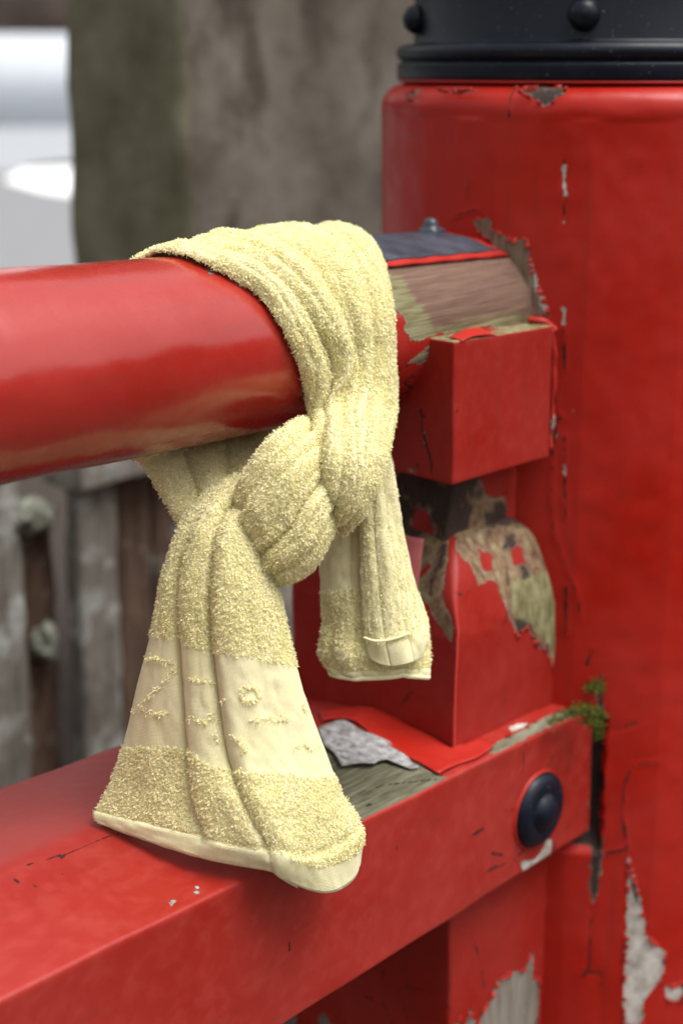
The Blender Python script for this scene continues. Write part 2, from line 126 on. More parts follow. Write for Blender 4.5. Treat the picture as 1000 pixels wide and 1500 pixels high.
def vnoise(P, scale, seed=0):
    """cheap smooth value noise in -1..1"""
    Q = np.asarray(P, float) * scale + seed * 17.31
    i = np.floor(Q).astype(np.int64)
    f = Q - i
    f = f * f * (3 - 2 * f)
    def h(a):
        n = (a[..., 0] * 73856093) ^ (a[..., 1] * 19349663) ^ (a[..., 2] * 83492791) ^ (seed * 2654435)
        n = (n ^ (n >> 13)) * 1274126177
        n = n ^ (n >> 16)
        return (n & 0xffff) / 32767.5 - 1
    r = 0
    for dx in (0, 1):
        for dy in (0, 1):
            for dz in (0, 1):
                w = (f[..., 0] if dx else 1 - f[..., 0]) * (f[..., 1] if dy else 1 - f[..., 1]) * (f[..., 2] if dz else 1 - f[..., 2])
                r = r + w * h(i + np.array([dx, dy, dz]))
    return r

def grid_faces(nu, nv, wrap_u=False):
    u = np.arange(nu if wrap_u else nu - 1)
    v = np.arange(nv - 1)
    U, Vv = np.meshgrid(u, v, indexing='ij')
    U2 = (U + 1) % nu
    a = U * nv + Vv
    return np.stack([a, U2 * nv + Vv, U2 * nv + Vv + 1, a + 1], -1).reshape(-1, 4)

def sdf(pts, polys, pad=0.02):
    """signed distance to a set of polygons, positive inside"""
    out = np.full(len(pts), -pad)
    for poly in polys:
        pg = np.asarray(poly, float)
        lo, hi = pg.min(0) - pad, pg.max(0) + pad
        idx = np.where(((pts >= lo) & (pts <= hi)).all(1))[0]
        if not len(idx):
            continue
        p = pts[idx]
        dmin = np.full(len(p), 9.0)
        ins = np.zeros(len(p), bool)
        for a, b in zip(pg, np.roll(pg, -1, 0)):
            ab = b - a
            t = np.clip(((p - a) @ ab) / max(ab @ ab, 1e-12), 0, 1)
            dmin = np.minimum(dmin, np.linalg.norm(p - a - t[:, None] * ab, axis=1))
            c = ((a[1] > p[:, 1]) != (b[1] > p[:, 1]))
            with np.errstate(divide='ignore', invalid='ignore'):
                xi = a[0] + (p[:, 1] - a[1]) / (b[1] - a[1]) * ab[0]
            ins ^= c & (p[:, 0] < xi)
        out[idx] = np.maximum(out[idx], np.where(ins, dmin, -dmin))
    return np.maximum(out, -pad)

def ldist(pts, lines, pad=0.02):
    out = np.full(len(pts), pad)
    for ln in lines:
        pg = np.asarray(ln, float)
        lo, hi = pg.min(0) - pad, pg.max(0) + pad
        idx = np.where(((pts >= lo) & (pts <= hi)).all(1))[0]
        if not len(idx):
            continue
        p = pts[idx]
        d = np.full(len(p), 9.0)
        for a, b in zip(pg[:-1], pg[1:]):
            ab = b - a
            t = np.clip(((p - a) @ ab) / max(ab @ ab, 1e-12), 0, 1)
            d = np.minimum(d, np.linalg.norm(p - a - t[:, None] * ab, axis=1))
        out[idx] = np.minimum(out[idx], d)
    return out

def axis_lines(a, b, step, rad, dense=None):
    """grid positions between a and b, finer in the rounded corners"""
    n = max(2, int(round((b - a - 2 * rad) / step)) + 1)
    mid = np.linspace(a + rad, b - rad, n)
    if dense:
        lo, hi, st = dense
        lo, hi = max(lo, a + rad), min(hi, b - rad)
        mid = np.concatenate([np.linspace(a + rad, lo, 12)[:-1], np.linspace(lo, hi, int((hi - lo) / st) + 2), np.linspace(hi, b - rad, 3)[1:]])
        mid = np.unique(np.round(mid, 6))
    e = rad * np.array([0, .3, .65])
    return np.concatenate([a + e, mid, (b - e)[::-1]])

def grid_box(xs, ys, zs, rad):
    """surface of a box on given grid lines, corners rounded; returns V, F, face id per vert (nearest)"""
    X0, X1, Y0, Y1, Z0, Z1 = xs[0], xs[-1], ys[0], ys[-1], zs[0], zs[-1]
    ids = {}
    V, F = [], []
    def vid(i, j, k):
        key = (i, j, k)
        q = ids.get(key)
        if q is None:
            q = ids[key] = len(V)
            V.append((xs[i], ys[j], zs[k]))
        return q
    nx, ny, nz = len(xs) - 1, len(ys) - 1, len(zs) - 1
    for i in range(nx):
        for j in range(ny):
            F.append((vid(i, j, 0), vid(i, j + 1, 0), vid(i + 1, j + 1, 0), vid(i + 1, j, 0)))
            F.append((vid(i, j, nz), vid(i + 1, j, nz), vid(i + 1, j + 1, nz), vid(i, j + 1, nz)))
    for i in range(nx):
        for k in range(nz):
            F.append((vid(i, 0, k), vid(i + 1, 0, k), vid(i + 1, 0, k + 1), vid(i, 0, k + 1)))
            F.append((vid(i, ny, k), vid(i, ny, k + 1), vid(i + 1, ny, k + 1), vid(i + 1, ny, k)))
    for j in range(ny):
        for k in range(nz):
            F.append((vid(0, j, k), vid(0, j, k + 1), vid(0, j + 1, k + 1), vid(0, j + 1, k)))
            F.append((vid(nx, j, k), vid(nx, j + 1, k), vid(nx, j + 1, k + 1), vid(nx, j, k + 1)))
    V = np.array(V)
    lo = np.array([X0, Y0, Z0]) + rad
    hi = np.array([X1, Y1, Z1]) - rad
    c = np.clip(V, lo, hi)
    d = V - c
    l = np.linalg.norm(d, axis=1, keepdims=True)
    m = np.abs(d).max(1, keepdims=True)
    V2 = np.where(l > 1e-9, c + d / np.maximum(l, 1e-9) * m, V)
    return V2, np.array(F, np.int32), V

def tube(path, rad, n=8, closed_ends=True):
    P = np.asarray(path, float)
    R_ = np.broadcast_to(np.asarray(rad, float), (len(P),))
    T = np.gradient(P, axis=0)
    T /= np.linalg.norm(T, axis=1, keepdims=True) + 1e-12
    up = np.array([0, 0, 1.0]) if abs(T[0][2]) < .9 else np.array([1.0, 0, 0])
    V = []
    N = np.cross(T[0], up); N /= np.linalg.norm(N)
    for i in range(len(P)):
        N = N - (N @ T[i]) * T[i]; N /= np.linalg.norm(N)
        B = np.cross(T[i], N)
        a = np.arange(n) * 2 * math.pi / n
        V.append(P[i] + R_[i] * (np.cos(a)[:, None] * N + np.sin(a)[:, None] * B))
    V = np.concatenate(V)
    F = []
    for i in range(len(P) - 1):
        for j in range(n):
            F.append((i * n + j, i * n + (j + 1) % n, (i + 1) * n + (j + 1) % n, (i + 1) * n + j))
    if closed_ends:
        F.append(tuple(range(n))[::-1])
        F.append(tuple((len(P) - 1) * n + j for j in range(n)))
    return V, F

def catmull(P, n):
    """P (k, ...) -> resampled n per segment, knots spaced by mean distance (no overshoot on uneven rows)"""
    P = np.asarray(P, float)
    k = len(P)
    fl = P.reshape(k, -1, P.shape[-1] if P.ndim > 2 or P.shape[-1] == 3 else 1)
    d = np.linalg.norm(np.diff(fl, axis=0), axis=-1).mean(-1)
    return spline(P, np.concatenate([[0], np.cumsum(np.maximum(d, 1e-6))]), n)

def spline(P, kn, n):
    P = np.asarray(P, float)
    k = len(P)
    h = np.diff(kn)
    sl_ = np.diff(P, axis=0) / h.reshape((-1,) + (1,) * (P.ndim - 1))
    m = np.zeros_like(P)
    m[0], m[-1] = sl_[0], sl_[-1]
    for i in range(1, k - 1):
        m[i] = (sl_[i - 1] * h[i] + sl_[i] * h[i - 1]) / (h[i] + h[i - 1])
    out = []
    for i in range(k - 1):
        for t in np.linspace(0, 1, n, endpoint=False):
            t2, t3 = t * t, t * t * t
            out.append((2 * t3 - 3 * t2 + 1) * P[i] + (t3 - 2 * t2 + t) * h[i] * m[i] + (3 * t2 - 2 * t3) * P[i + 1] + (t3 - t2) * h[i] * m[i + 1])
    out.append(P[-1])
    return np.array(out)

# ------------------------------------------------------------------ materials
class NT:
    def __init__(s, name):
        s.m = bpy.data.materials.new(name)
        s.m.use_nodes = True
        s.t = s.m.node_tree
        s.b = s.t.nodes["Principled BSDF"]
        s.out = s.t.nodes["Material Output"]
        s.tc = s.t.nodes.new("ShaderNodeTexCoord")
    def n(s, typ, **kw):
        nd = s.t.nodes.new(typ)
        for a, v in kw.items():
            setattr(nd, a, v)
        return nd
    def l(s, a, b):
        s.t.links.new(a, b)
    def val(s, sock, v):
        if hasattr(v, 'links') or isinstance(v, bpy.types.NodeSocket):
            s.l(v, sock)
        else:
            sock.default_value = v
    def coord(s, scale=(1, 1, 1), loc=(0, 0, 0), src='Object'):
        mp = s.n("ShaderNodeMapping")
        mp.inputs['Scale'].default_value = scale
        mp.inputs['Location'].default_value = loc
        s.l(s.tc.outputs[src], mp.inputs['Vector'])
        return mp.outputs[0]
    def noise(s, scale, detail=4, rough=.55, vec=None, dist=0.0):
        nd = s.n("ShaderNodeTexNoise")
        nd.inputs['Scale'].default_value = scale
        nd.inputs['Detail'].default_value = detail
        nd.inputs['Roughness'].default_value = rough
        nd.inputs['Distortion'].default_value = dist
        s.l(vec if vec is not None else s.tc.outputs['Object'], nd.inputs['Vector'])
        return nd.outputs['Fac']
    def math(s, op, a, b=0.0, c=0.0, clamp=False):
        nd = s.n("ShaderNodeMath", operation=op, use_clamp=clamp)
        for i, v in enumerate((a, b, c)):
            s.val(nd.inputs[i], v)
        return nd.outputs[0]
    def rng(s, v, a, b, c=0.0, d=1.0, smooth=False):
        nd = s.n("ShaderNodeMapRange")
        if smooth:
            nd.interpolation_type = 'SMOOTHSTEP'
        s.val(nd.inputs['Value'], v)
        for nm, x in zip(('From Min', 'From Max', 'To Min', 'To Max'), (a, b, c, d)):
            nd.inputs[nm].default_value = x
        return nd.outputs[0]
    def mix(s, f, a, b):
        nd = s.n("ShaderNodeMix", data_type='RGBA')
        s.val(nd.inputs[0], f)
        for i, v in ((6, a), (7, b)):
            if isinstance(v, tuple):
                nd.inputs[i].default_value = (*v, 1)
            else:
                s.l(v, nd.inputs[i])
        return nd.outputs[2]
    def ramp(s, f, stops):
        nd = s.n("ShaderNodeValToRGB")
        s.l(f, nd.inputs[0])
        e = nd.color_ramp.elements
        while len(e) < len(stops):
            e.new(.5)
        for i, (p, c) in enumerate(stops):
            e[i].position = p
            e[i].color = (*c, 1)
        return nd.outputs[0]
    def attr(s, name):
        return s.n("ShaderNodeAttribute", attribute_name=name).outputs['Fac']
    def bump(s, h, strength, dist, prev=None):
        nd = s.n("ShaderNodeBump")
        nd.inputs['Strength'].default_value = strength
        nd.inputs['Distance'].default_value = dist
        s.l(h, nd.inputs['Height'])
        if prev is not None:
            s.l(prev, nd.inputs['Normal'])
        return nd.outputs[0]
    def finish(s, col, rough, normal=None, spec=.5, coat=0.0):
        s.val(s.b.inputs['Base Color'], col if not isinstance(col, tuple) else (*col, 1))
        s.val(s.b.inputs['Roughness'], rough)
        s.b.inputs['Specular IOR Level'].default_value = spec
        s.b.inputs['Coat Weight'].default_value = coat
        if normal is not None:
            s.l(normal, s.b.inputs['Normal'])
        return s.m

RED = (0.225, 0.0070, 0.0026)

def paint_mat(name, wood, grain=(1, 1, 1), rough=.42, rust=.0, faded=.25, brush=(60, 60, 60), ragged=.012, red=RED, dust=.2, coat=.0, crough=.15, spec=.22, streak=(55, 55, 3.5)):
    """flaking red paint over timber; wood = list of colour stops"""
    s = NT(name)
    PAINTS.add(s.m.name)
    # bare timber
    gv = s.coord(grain)
    g1 = s.noise(14, 8, .65, gv, .2)
    g2 = s.noise(3.2, 3, .5)
    gm = s.math('ADD', s.math('MULTIPLY', g1, .6), s.math('MULTIPLY', g2, .4))
    gm = s.rng(gm, .34, .66)
    wcol = s.ramp(gm, wood)
    wcol = s.mix(s.math('MULTIPLY', s.rng(s.math('ADD', s.attr('tone'), s.math('MULTIPLY', s.math('SUBTRACT', g1, .5), .03)), -.004, .006, 0, 1, True), .8), wcol, s.ramp(s.rng(g1, .3, .7), [(0, (.07, .066, .026)), (.5, (.16, .155, .07)), (1, (.26, .25, .145))]))
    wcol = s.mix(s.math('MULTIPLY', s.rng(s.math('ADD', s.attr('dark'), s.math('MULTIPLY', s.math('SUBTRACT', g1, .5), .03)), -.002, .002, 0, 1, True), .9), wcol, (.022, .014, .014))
    # paint
    big = s.noise(9, 3, .5)
    mid = s.noise(70, 5, .6)
    pcol = s.mix(s.rng(big, .3, .75), red, tuple(min(1, c * 1.12 + .012) for c in red))
    chalk = s.math('MULTIPLY', s.rng(mid, .45, .8), faded)
    pcol = s.mix(chalk, pcol, (.34, .045, .034))
    grime = s.rng(s.noise(26, 6, .7), .60, .78)
    pcol = s.mix(s.math('MULTIPLY', grime, dust), pcol, (.13, .035, .025))
    runs = s.rng(s.noise(1, 5, .65, s.coord(streak)), .56, .74)
    pcol = s.mix(s.math('MULTIPLY', runs, dust * 1.3), pcol, (.10, .022, .014))
    speck = s.rng(s.noise(420, 2, .5), .735, .76)
    pcol = s.mix(s.math('MULTIPLY', speck, .55), pcol, (.06, .02, .015))
    # where it has gone
    nz = s.noise(110, 6, .65)
    nz2 = s.noise(420, 3, .6)
    wob = s.math('ADD', s.math('MULTIPLY', s.math('SUBTRACT', nz, .5), ragged), s.math('MULTIPLY', s.math('SUBTRACT', nz2, .5), ragged * .35))
    pe = s.math('ADD', s.attr('peel'), wob)
    peel = s.rng(pe, -.00025, .00025)
    pr = s.math('ADD', s.attr('prim'), wob)
    prim = s.rng(pr, -.00025, .00025)
    rim = s.math('MULTIPLY', s.rng(pe, .0002, .0022, 1, 0), peel)
    rimn = s.rng(s.noise(60, 3, .6), .44, .58)
    rim = s.math('MULTIPLY', s.math('MULTIPLY', rim, rimn), .6)
    pcol2 = s.mix(s.rng(s.noise(55, 5, .7), .38, .62), (.50, .47, .43), (.26, .235, .20))
    cw = s.math('MULTIPLY', s.math('SUBTRACT', nz, .5), .0030)
    cr = s.math('ADD', s.attr('crack'), cw)
    wid = s.rng(s.noise(38, 2, .5), .35, .65, .0004, .0017)
    crack = s.math('LESS_THAN', cr, wid)
    lift = s.rng(s.attr('crack'), 0, .006, 1, 0, True)
    c = s.mix(rim, wcol, (.30, .26, .22))
    c = s.mix(peel, pcol, c)
    c = s.mix(prim, c, pcol2)
    c = s.mix(s.math('MULTIPLY', crack, .9), c, (.016, .010, .008))
    gone = s.math('MAXIMUM', s.math('MAXIMUM', peel, prim), crack)
    r_ = s.math('ADD', s.rng(mid, .3, .7, rough - .07, rough + .10), s.math('MULTIPLY', gone, .35), clamp=True)
    bv = s.coord(brush)
    h = s.math('MULTIPLY', s.noise(1, 4, .6, bv), .22)
    nb = s.bump(h, .5, .0012)
    nb = s.bump(s.math('ADD', s.noise(34, 3, .5), s.math('MULTIPLY', lift, .15)), .11, .004, nb)
    nb = s.bump(s.math('ADD', s.math('SUBTRACT', 1.0, gone), s.math('MULTIPLY', s.math('MULTIPLY', g1, gone), .6)), .9, .0014, nb)
    s.finish(c, r_, nb, spec)
    if coat:
        s.l(s.rng(gone, 0, 1, coat, 0), s.b.inputs['Coat Weight'])
        s.b.inputs['Coat Roughness'].default_value = crough
        s.b.inputs['Coat IOR'].default_value = 1.5
        s.l(nb, s.b.inputs['Coat Normal'])
    return s.m

def plain_mat(name, col, rough, spec=.5, var=.15, nscale=40, bump=.15, bdist=.001, coat=0.0, metal=0.0, col2=None, scratch=0.0):
    s = NT(name)
    n1 = s.noise(nscale, 5, .6)
    c2 = col2 or tuple(x * (1 + var * 2) for x in col)
    c = s.mix(s.rng(n1, .35, .7), tuple(x * (1 - var) for x in col), c2)
    if scratch:
        sp = s.rng(s.noise(380, 2, .5), .70, .74)
        c = s.mix(s.math('MULTIPLY', sp, scratch), c, (.30, .30, .30))
    s.b.inputs['Metallic'].default_value = metal
    return s.finish(c, s.rng(n1, .3, .7, rough - .06, rough + .08), s.bump(s.noise(nscale * 4, 4, .6), bump, bdist), spec, coat)

M = {}
WGREY = [(.0, (.04, .032, .024)), (.3, (.11, .092, .072)), (.65, (.19, .168, .14)), (1, (.31, .29, .255))]
WBROWN = [(.0, (.045, .024, .018)), (.35, (.095, .050, .037)), (.65, (.13, .074, .054)), (1, (.17, .108, .075))]
WGREEN = [(.0, (.03, .028, .016)), (.3, (.075, .070, .042)), (.6, (.125, .12, .078)), (.85, (.18, .172, .12)), (1, (.27, .26, .21))]
WDOME = [(.0, (.022, .014, .012)), (.3, (.07, .036, .025)), (.55, (.15, .09, .052)), (.8, (.21, .15, .085)), (1, (.30, .24, .15))]
M['post'] = paint_mat('post paint', [(.0, (.06, .036, .024)), (.4, (.13, .083, .055)), (.75, (.18, .125, .088)), (1, (.26, .20, .15))], (15, 15, 1.2), .36, spec=.2, faded=.04, brush=(70, 70, 5), red=(.30, .0070, .0018), dust=.22)
M['rail'] = paint_mat('handrail paint', WBROWN, (1.3, 24, 24), .25, faded=.05, brush=(6, 60, 60), red=(.26, .0085, .0042), dust=.13, streak=(4, 50, 50), coat=.7, crough=.2)
M['block'] = paint_mat('block paint', WDOME, (8, 8, 4.5), .46, faded=.22, brush=(90, 90, 90), dust=.18)
M['beam'] = paint_mat('beam paint', WGREEN, (1.5, 20, 20), .44, faded=.45, brush=(14, 80, 80), red=(.245, .0100, .0050), dust=.16, streak=(5, 45, 45), coat=.25, crough=.42)
M['strut'] = paint_mat('strut paint', WGREY, (22, 22, 1.3), .48, faded=.15, brush=(60, 60, 12), dust=.4)
M['flake_red'] = paint_mat('loose paint', WGREY, (1, 1, 1), .40, faded=.05, red=(.30, .011, .005), dust=.02)
M['black'] = plain_mat('black enamel', (.004, .006, .012), .38, .2, .15, 30, .12, .0006, scratch=.35)
M['slate'] = plain_mat('blue black plate', (.030, .036, .050), .40, .5, .25, 26, .25, .0008, scratch=.25)
M['grime'] = plain_mat('damp dark timber', (.022, .015, .012), .75, .3, .5, 45, .8, .004, col2=(.07, .05, .03))
M['stone'] = None

def stone_mat():
    s = NT('weathered stone')
    a = s.noise(5.5, 6, .62)
    b = s.noise(38, 6, .7)
    c = s.ramp(a, [(.3, (.05, .040, .031)), (.45, (.10, .084, .067)), (.6, (.14, .121, .10)), (.8, (.19, .172, .148))])
    c = s.mix(s.rng(b, .35, .7, 0, .55), c, (.10, .085, .07))
    st = s.rng(s.noise(4.2, 5, .6, s.coord((1.4, 1.4, .8), (3.1, .2, 1.7))), .50, .60)
    c = s.mix(s.math('MULTIPLY', st, .8), c, (.038, .028, .021))
    geo = s.n("ShaderNodeNewGeometry")
    sx = s.n("ShaderNodeSeparateXYZ")
    s.l(geo.outputs['Normal'], sx.inputs[0])
    side = s.rng(sx.outputs['X'], -.75, -.35, 1, 0, True)     # algae on the side facing the river
    alg = s.ramp(s.noise(9, 5, .6), [(.3, (.085, .080, .043)), (.55, (.15, .143, .092)), (.8, (.21, .20, .145))])
    c = s.mix(s.math('MULTIPLY', side, .88), c, alg)
    return s.finish(c, .9, s.bump(b, .7, .006), .2)
M['stone'] = stone_mat()

def old_wood(name, wood, lich, grain=(9, 9, .8), cover=.5):
    s = NT(name)
    g = s.noise(9, 7, .65, s.coord(grain), .5)
    c = s.ramp(g, wood)
    l1 = s.noise(13, 6, .68)
    c = s.mix(s.rng(l1, cover - .05, cover + .06), c, s.mix(s.rng(s.noise(70, 4, .6), .35, .65), lich, tuple(x * .55 for x in lich)))
    return s.finish(c, .9, s.bump(s.math('ADD', g, l1), .8, .006), .2)
M['plank_brown'] = old_wood('brown fence timber', [(.3, (.030, .018, .012)), (.5, (.085, .052, .036)), (.75, (.14, .09, .066))], (.28, .28, .26), cover=.60)
M['plank_grey'] = old_wood('lichen grey timber', [(.3, (.06, .05, .04)), (.5, (.15, .135, .115)), (.75, (.20, .185, .16))], (.38, .39, .36), cover=.545)
M['lichen'] = plain_mat('lichen', (.18, .185, .145), .95, .1, .35, 55, 1.0, .012, col2=(.46, .47, .39))
M['asphalt'] = plain_mat('asphalt', (.17, .172, .18), .55, .4, .06, 8, .3, .004)
M['line'] = plain_mat('road paint', (.80, .80, .80), .6, .4, .04, 8, .2, .002)
M['concrete'] = plain_mat('pale concrete', (.27, .282, .30), .8, .3, .04, 1.2, .2, .004)
M['palewall'] = plain_mat('pale rendered wall', (.50, .525, .565), .8, .3, .03, 1.2, .2, .004)
M['brownwall'] = plain_mat('dark brown boards', (.06, .042, .034), .8, .3, .3, 2, .3, .01)
M['gravel'] = plain_mat('gravel', (.075, .058, .048), .95, .2, .35, 60, 1.0, .02)
M['deck'] = plain_mat('deck timber', (.09, .055, .042), .75, .3, .25, 9, .5, .004)
M['moss'] = plain_mat('moss', (.045, .065, .010), .9, .1, .4, 200, .5, .002, col2=(.15, .17, .03))

def terry_mat(name, col, weave=True):
    s = NT(name)
    n1 = s.noise(22, 4, .6)
    c = s.mix(s.rng(n1, .35, .7), col, tuple(x * .97 for x in col[:2]) + (col[2] * .86,))
    soil = s.rng(s.noise(48, 6, .7), .66, .80)
    c = s.mix(s.math('MULTIPLY', soil, .22), c, (.40, .33, .17))
    if weave:
        c = s.mix(s.math('MULTIPLY', s.rng(s.noise(430, 2, .6), .42, .62), .30), c, tuple(x * .80 for x in col))
    sh = s.attr('shade')
    if not weave:
        mul = s.n("ShaderNodeMix", data_type='RGBA', blend_type='MULTIPLY')
        mul.inputs[0].default_value = 1.0
        s.l(c, mul.inputs[6])
        comb = s.n("ShaderNodeCombineColor")
        for i in range(3):
            s.l(sh, comb.inputs[i])
        s.l(comb.outputs[0], mul.inputs[7])
        c = mul.outputs[2]
    s.val(s.b.inputs['Base Color'], c)
    s.b.inputs['Roughness'].default_value = .95
    s.b.inputs['Specular IOR Level'].default_value = .12
    s.b.inputs['Sheen Weight'].default_value = .25 if weave else 0.0
    s.b.inputs['Sheen Roughness'].default_value = .5
    if weave:
        w1 = s.n("ShaderNodeTexWave", wave_type='BANDS', bands_direction='X')
        w2 = s.n("ShaderNodeTexWave", wave_type='BANDS', bands_direction='Y')
        for w in (w1, w2):
            w.inputs['Scale'].default_value = 330
            w.inputs['Distortion'].default_value = 1.2
            s.l(s.tc.outputs['UV'], w.inputs['Vector'])
        hh = s.math('ADD', w1.outputs['Fac'], w2.outputs['Fac'])
        s.l(s.bump(s.math('ADD', hh, s.noise(600, 3, .65)), .4, .0005), s.b.inputs['Normal'])
    tr = s.n("ShaderNodeBsdfTranslucent")
    s.l(c, tr.inputs['Color'])
    mx = s.n("ShaderNodeMixShader")
    mx.inputs[0].default_value = .2 if weave else .45
    s.l(s.b.outputs[0], mx.inputs[1])
    s.l(tr.outputs[0], mx.inputs[2])
    s.l(mx.outputs[0], s.out.inputs['Surface'])
    return s.m
YEL = (.968, .922, .635)
M['cloth'] = terry_mat('flat woven cloth', (.79, .725, .455))
M['pile'] = terry_mat('terry loops', YEL, False)
M['hem'] = terry_mat('hem cloth', (.87, .82, .51))

# ------------------------------------------------------------------ setting
def sheet(name, x0, x1, y0, y1, z, mat, n=2):
    xs, ys = np.linspace(x0, x1, n), np.linspace(y0, y1, n)
    X, Y = np.meshgrid(xs, ys, indexing='ij')
    V = np.stack([X, Y, np.full_like(X, z)], -1).reshape(-1, 3)
    return mesh_obj(name, V, grid_faces(n, n), mat)

def box_vf(x0, x1, y0, y1, z0, z1):
    V = np.array([(x, y, z) for x in (x0, x1) for y in (y0, y1) for z in (z0, z1)])
    F = np.array([(0, 1, 3, 2), (4, 6, 7, 5), (0, 4, 5, 1), (2, 3, 7, 6), (0, 2, 6, 4), (1, 5, 7, 3)])
    return V, F

tag(sheet('ground', -400, 400, -400, 400, -.02, M['gravel']), kind='structure')
tag(sheet('road', -60, 90, 4.2, 40, -.012, M['asphalt']), kind='structure')
deck = tag(empty('bridge_deck'), kind='structure')
for i in range(12):
    V, F = box_vf(-2.2, 1.7, -1.35 + i * .2, -1.35 + i * .2 + .192, -.01, .03)
    mesh_obj('plank', V, F, M['deck'], deck, smooth=False)
V, F = box_vf(0, 1, 0, 1, 0, 1)
# white stop line across the road, seen past the pillar
A = np.array([(5.4, 13.0), (8.0, 10.9), (11.2, 15.2), (9.1, 17.2)])
mesh_obj('road_marking', np.array(DATA['marking']), [tuple(range(len(DATA['marking'])))], M['line'])['kind'] = 'structure'

# unseen dark slopes, added to cut low sky light and darken reflections
def slope(name, a0, a1, d0, d1, h, seed):
    na, nu_ = 60, 18
    th = np.radians(np.linspace(a0, a1, na))
    u = np.linspace(0, 1, nu_)
    A_, U = np.meshgrid(th, u, indexing='ij')
    d = d0 + d1 * U
    P = np.stack([d * np.cos(A_), d * np.sin(A_), -.3 + h * U ** .7], -1).reshape(-1, 3)
    q = 9.0 / d0
    P = P + .9 / q * np.stack([vnoise(P, .7 * q, seed), vnoise(P, .7 * q, seed + 1), vnoise(P, .7 * q, seed + 2)], -1) * np.minimum(1, U.ravel() * 4)[:, None]
    return tag(mesh_obj(name, P, grid_faces(na, nu_), M['blocker']), kind='structure')
M['blocker'] = plain_mat('dark sky blocker', (.030, .040, .020), .9, .1, .4, 3, 1.0, .2)  # dark green cover of the added sky-blocking slopes
slope('near_sky_blocker', 186, 258, 8, 10, 5.5, 1)
slope('side_sky_blocker', 283, 350, 24, 20, 8, 9)
slope('far_sky_blocker', 62, 186, 62, 70, 24, 5)

def far_wall(name, label, cat, d, zlo, zhi, mat, half):
    """a wall across the far side of the road, square to the sight line"""
    f = np.array([math.cos(TH + .2), math.sin(TH + .2)])
    s_ = np.array([-f[1], f[0]])
    V = []
    for t in (0, 1):
        for a in (-half, half):
            for z in (zlo, zhi):
                p = f * (d + t * .4) + s_ * a
                V.append((p[0], p[1], z))
    F = np.array([(0, 1, 3, 2), (4, 6, 7, 5), (0, 4, 5, 1), (2, 3, 7, 6), (0, 2, 6, 4), (1, 5, 7, 3)])
    return tag(mesh_obj(name, np.array(V), F, mat, smooth=False), label, cat)
tag(sheet('forecourt', 4, 120, 15.5, 120, -.004, M['concrete']), kind='structure')
far_wall('concrete_wall', 'pale grey concrete wall far beyond the road', 'wall', 33, -.01, 2.05, M['palewall'], 14)
far_wall('brown_building', 'dark brown boarded building above the pale wall', 'building', 36, -.01, 5.5, M['brownwall'], 16)

# ---- stone pillar
xs = axis_lines(1.525, 2.25, .05, .03)
ys = axis_lines(1.724, 2.045, .05, .03)
zs = axis_lines(-.01, 2.4, .05, .03)
V, F, V0 = grid_box(xs, ys, zs, .03)
V = V + .008 * np.stack([vnoise(V, 9, 1), vnoise(V, 9, 2), vnoise(V, 9, 3)], -1) + .003 * np.stack([vnoise(V, 30, 4), vnoise(V, 30, 5), vnoise(V, 30, 6)], -1)
tag(mesh_obj('stone_pillar', V, F, M['stone']), 'tall weathered stone pillar with an algae green side behind the handrail', 'pillar')

# ---- lichen covered timber fence
fence = tag(empty('timber_fence', (1.3, 1.65, 0)), 'old timber fence crusted with grey lichen under the handrail', 'fence')
def fence_plank(x0, x1, y0, ztop, mat, seed, name='plank'):
    xs = axis_lines(x0, x1, .022, .008); ys = axis_lines(y0, y0 + .035, .02, .008); zs = axis_lines(-.01, ztop, .03, .008)
    V, F, _ = grid_box(xs, ys, zs, .008)
    V = V + .0035 * np.stack([vnoise(V, 25, seed), vnoise(V, 25, seed + 1), vnoise(V, 25, seed + 2)], -1)
    return mesh_obj(name, V, F, mat, fence)
fence_plank(.98, 1.115, 1.63, .74, M['plank_grey'], 3)
fence_plank(1.125, 1.205, 1.68, .64, M['plank_brown'], 6)
fence_plank(1.21, 1.285, 1.625, .76, M['plank_grey'], 9)
fence_plank(1.292, 1.372, 1.65, .69, M['plank_brown'], 12)
fence_plank(1.378, 1.455, 1.655, .69, M['plank_brown'], 15)
fence_plank(1.462, 1.55, 1.645, .72, M['plank_grey'], 18)
fence_plank(1.556, 1.64, 1.65, .70, M['plank_brown'], 21)
fence_plank(1.646, 1.73, 1.65, .70, M['plank_grey'], 24)
for _i in range(6):
    fence_plank(.885 - _i * .098, .972 - _i * .098, 1.64 + .012 * (_i % 2), .68 + .03 * (_i % 3), M['plank_brown' if _i % 2 else 'plank_grey'], 40 + 3 * _i)
xs = axis_lines(1.19, 1.8, .03, .008); ys = axis_lines(1.60, 1.69, .02, .008); zs = axis_lines(.692, .745, .02, .008)
V, F, _ = grid_box(xs, ys, zs, .008)
V = V + .006 * np.stack([vnoise(V, 22, 31), vnoise(V, 22, 32), vnoise(V, 22, 33)], -1)
V = V[:]; mesh_obj('top_rail', V, F, M['plank_grey'], fence)
def clump(name, c, rad, seed, mat, parent):
    n, m_ = 26, 16
    U, W_ = np.meshgrid(np.linspace(0, 2 * math.pi, n, endpoint=False), np.linspace(.02, math.pi - .02, m_), indexing='ij')
    d = np.stack([np.cos(U) * np.sin(W_), np.sin(U) * np.sin(W_), np.cos(W_)], -1).reshape(-1, 3)
    V = d * (1 + .40 * vnoise(d, 1.9, seed) + .26 * vnoise(d, 5, seed + 1))[:, None] * np.array(rad) + np.array(c)
    return mesh_obj(name, V, grid_faces(n, m_, True), mat, parent)
clump('lichen', (1.150, 1.66, .655), (.036, .03, .026), 2, M['lichen'], fence)
clump('lichen', (1.172, 1.665, .448), (.020, .02, .028), 5, M['lichen'], fence)
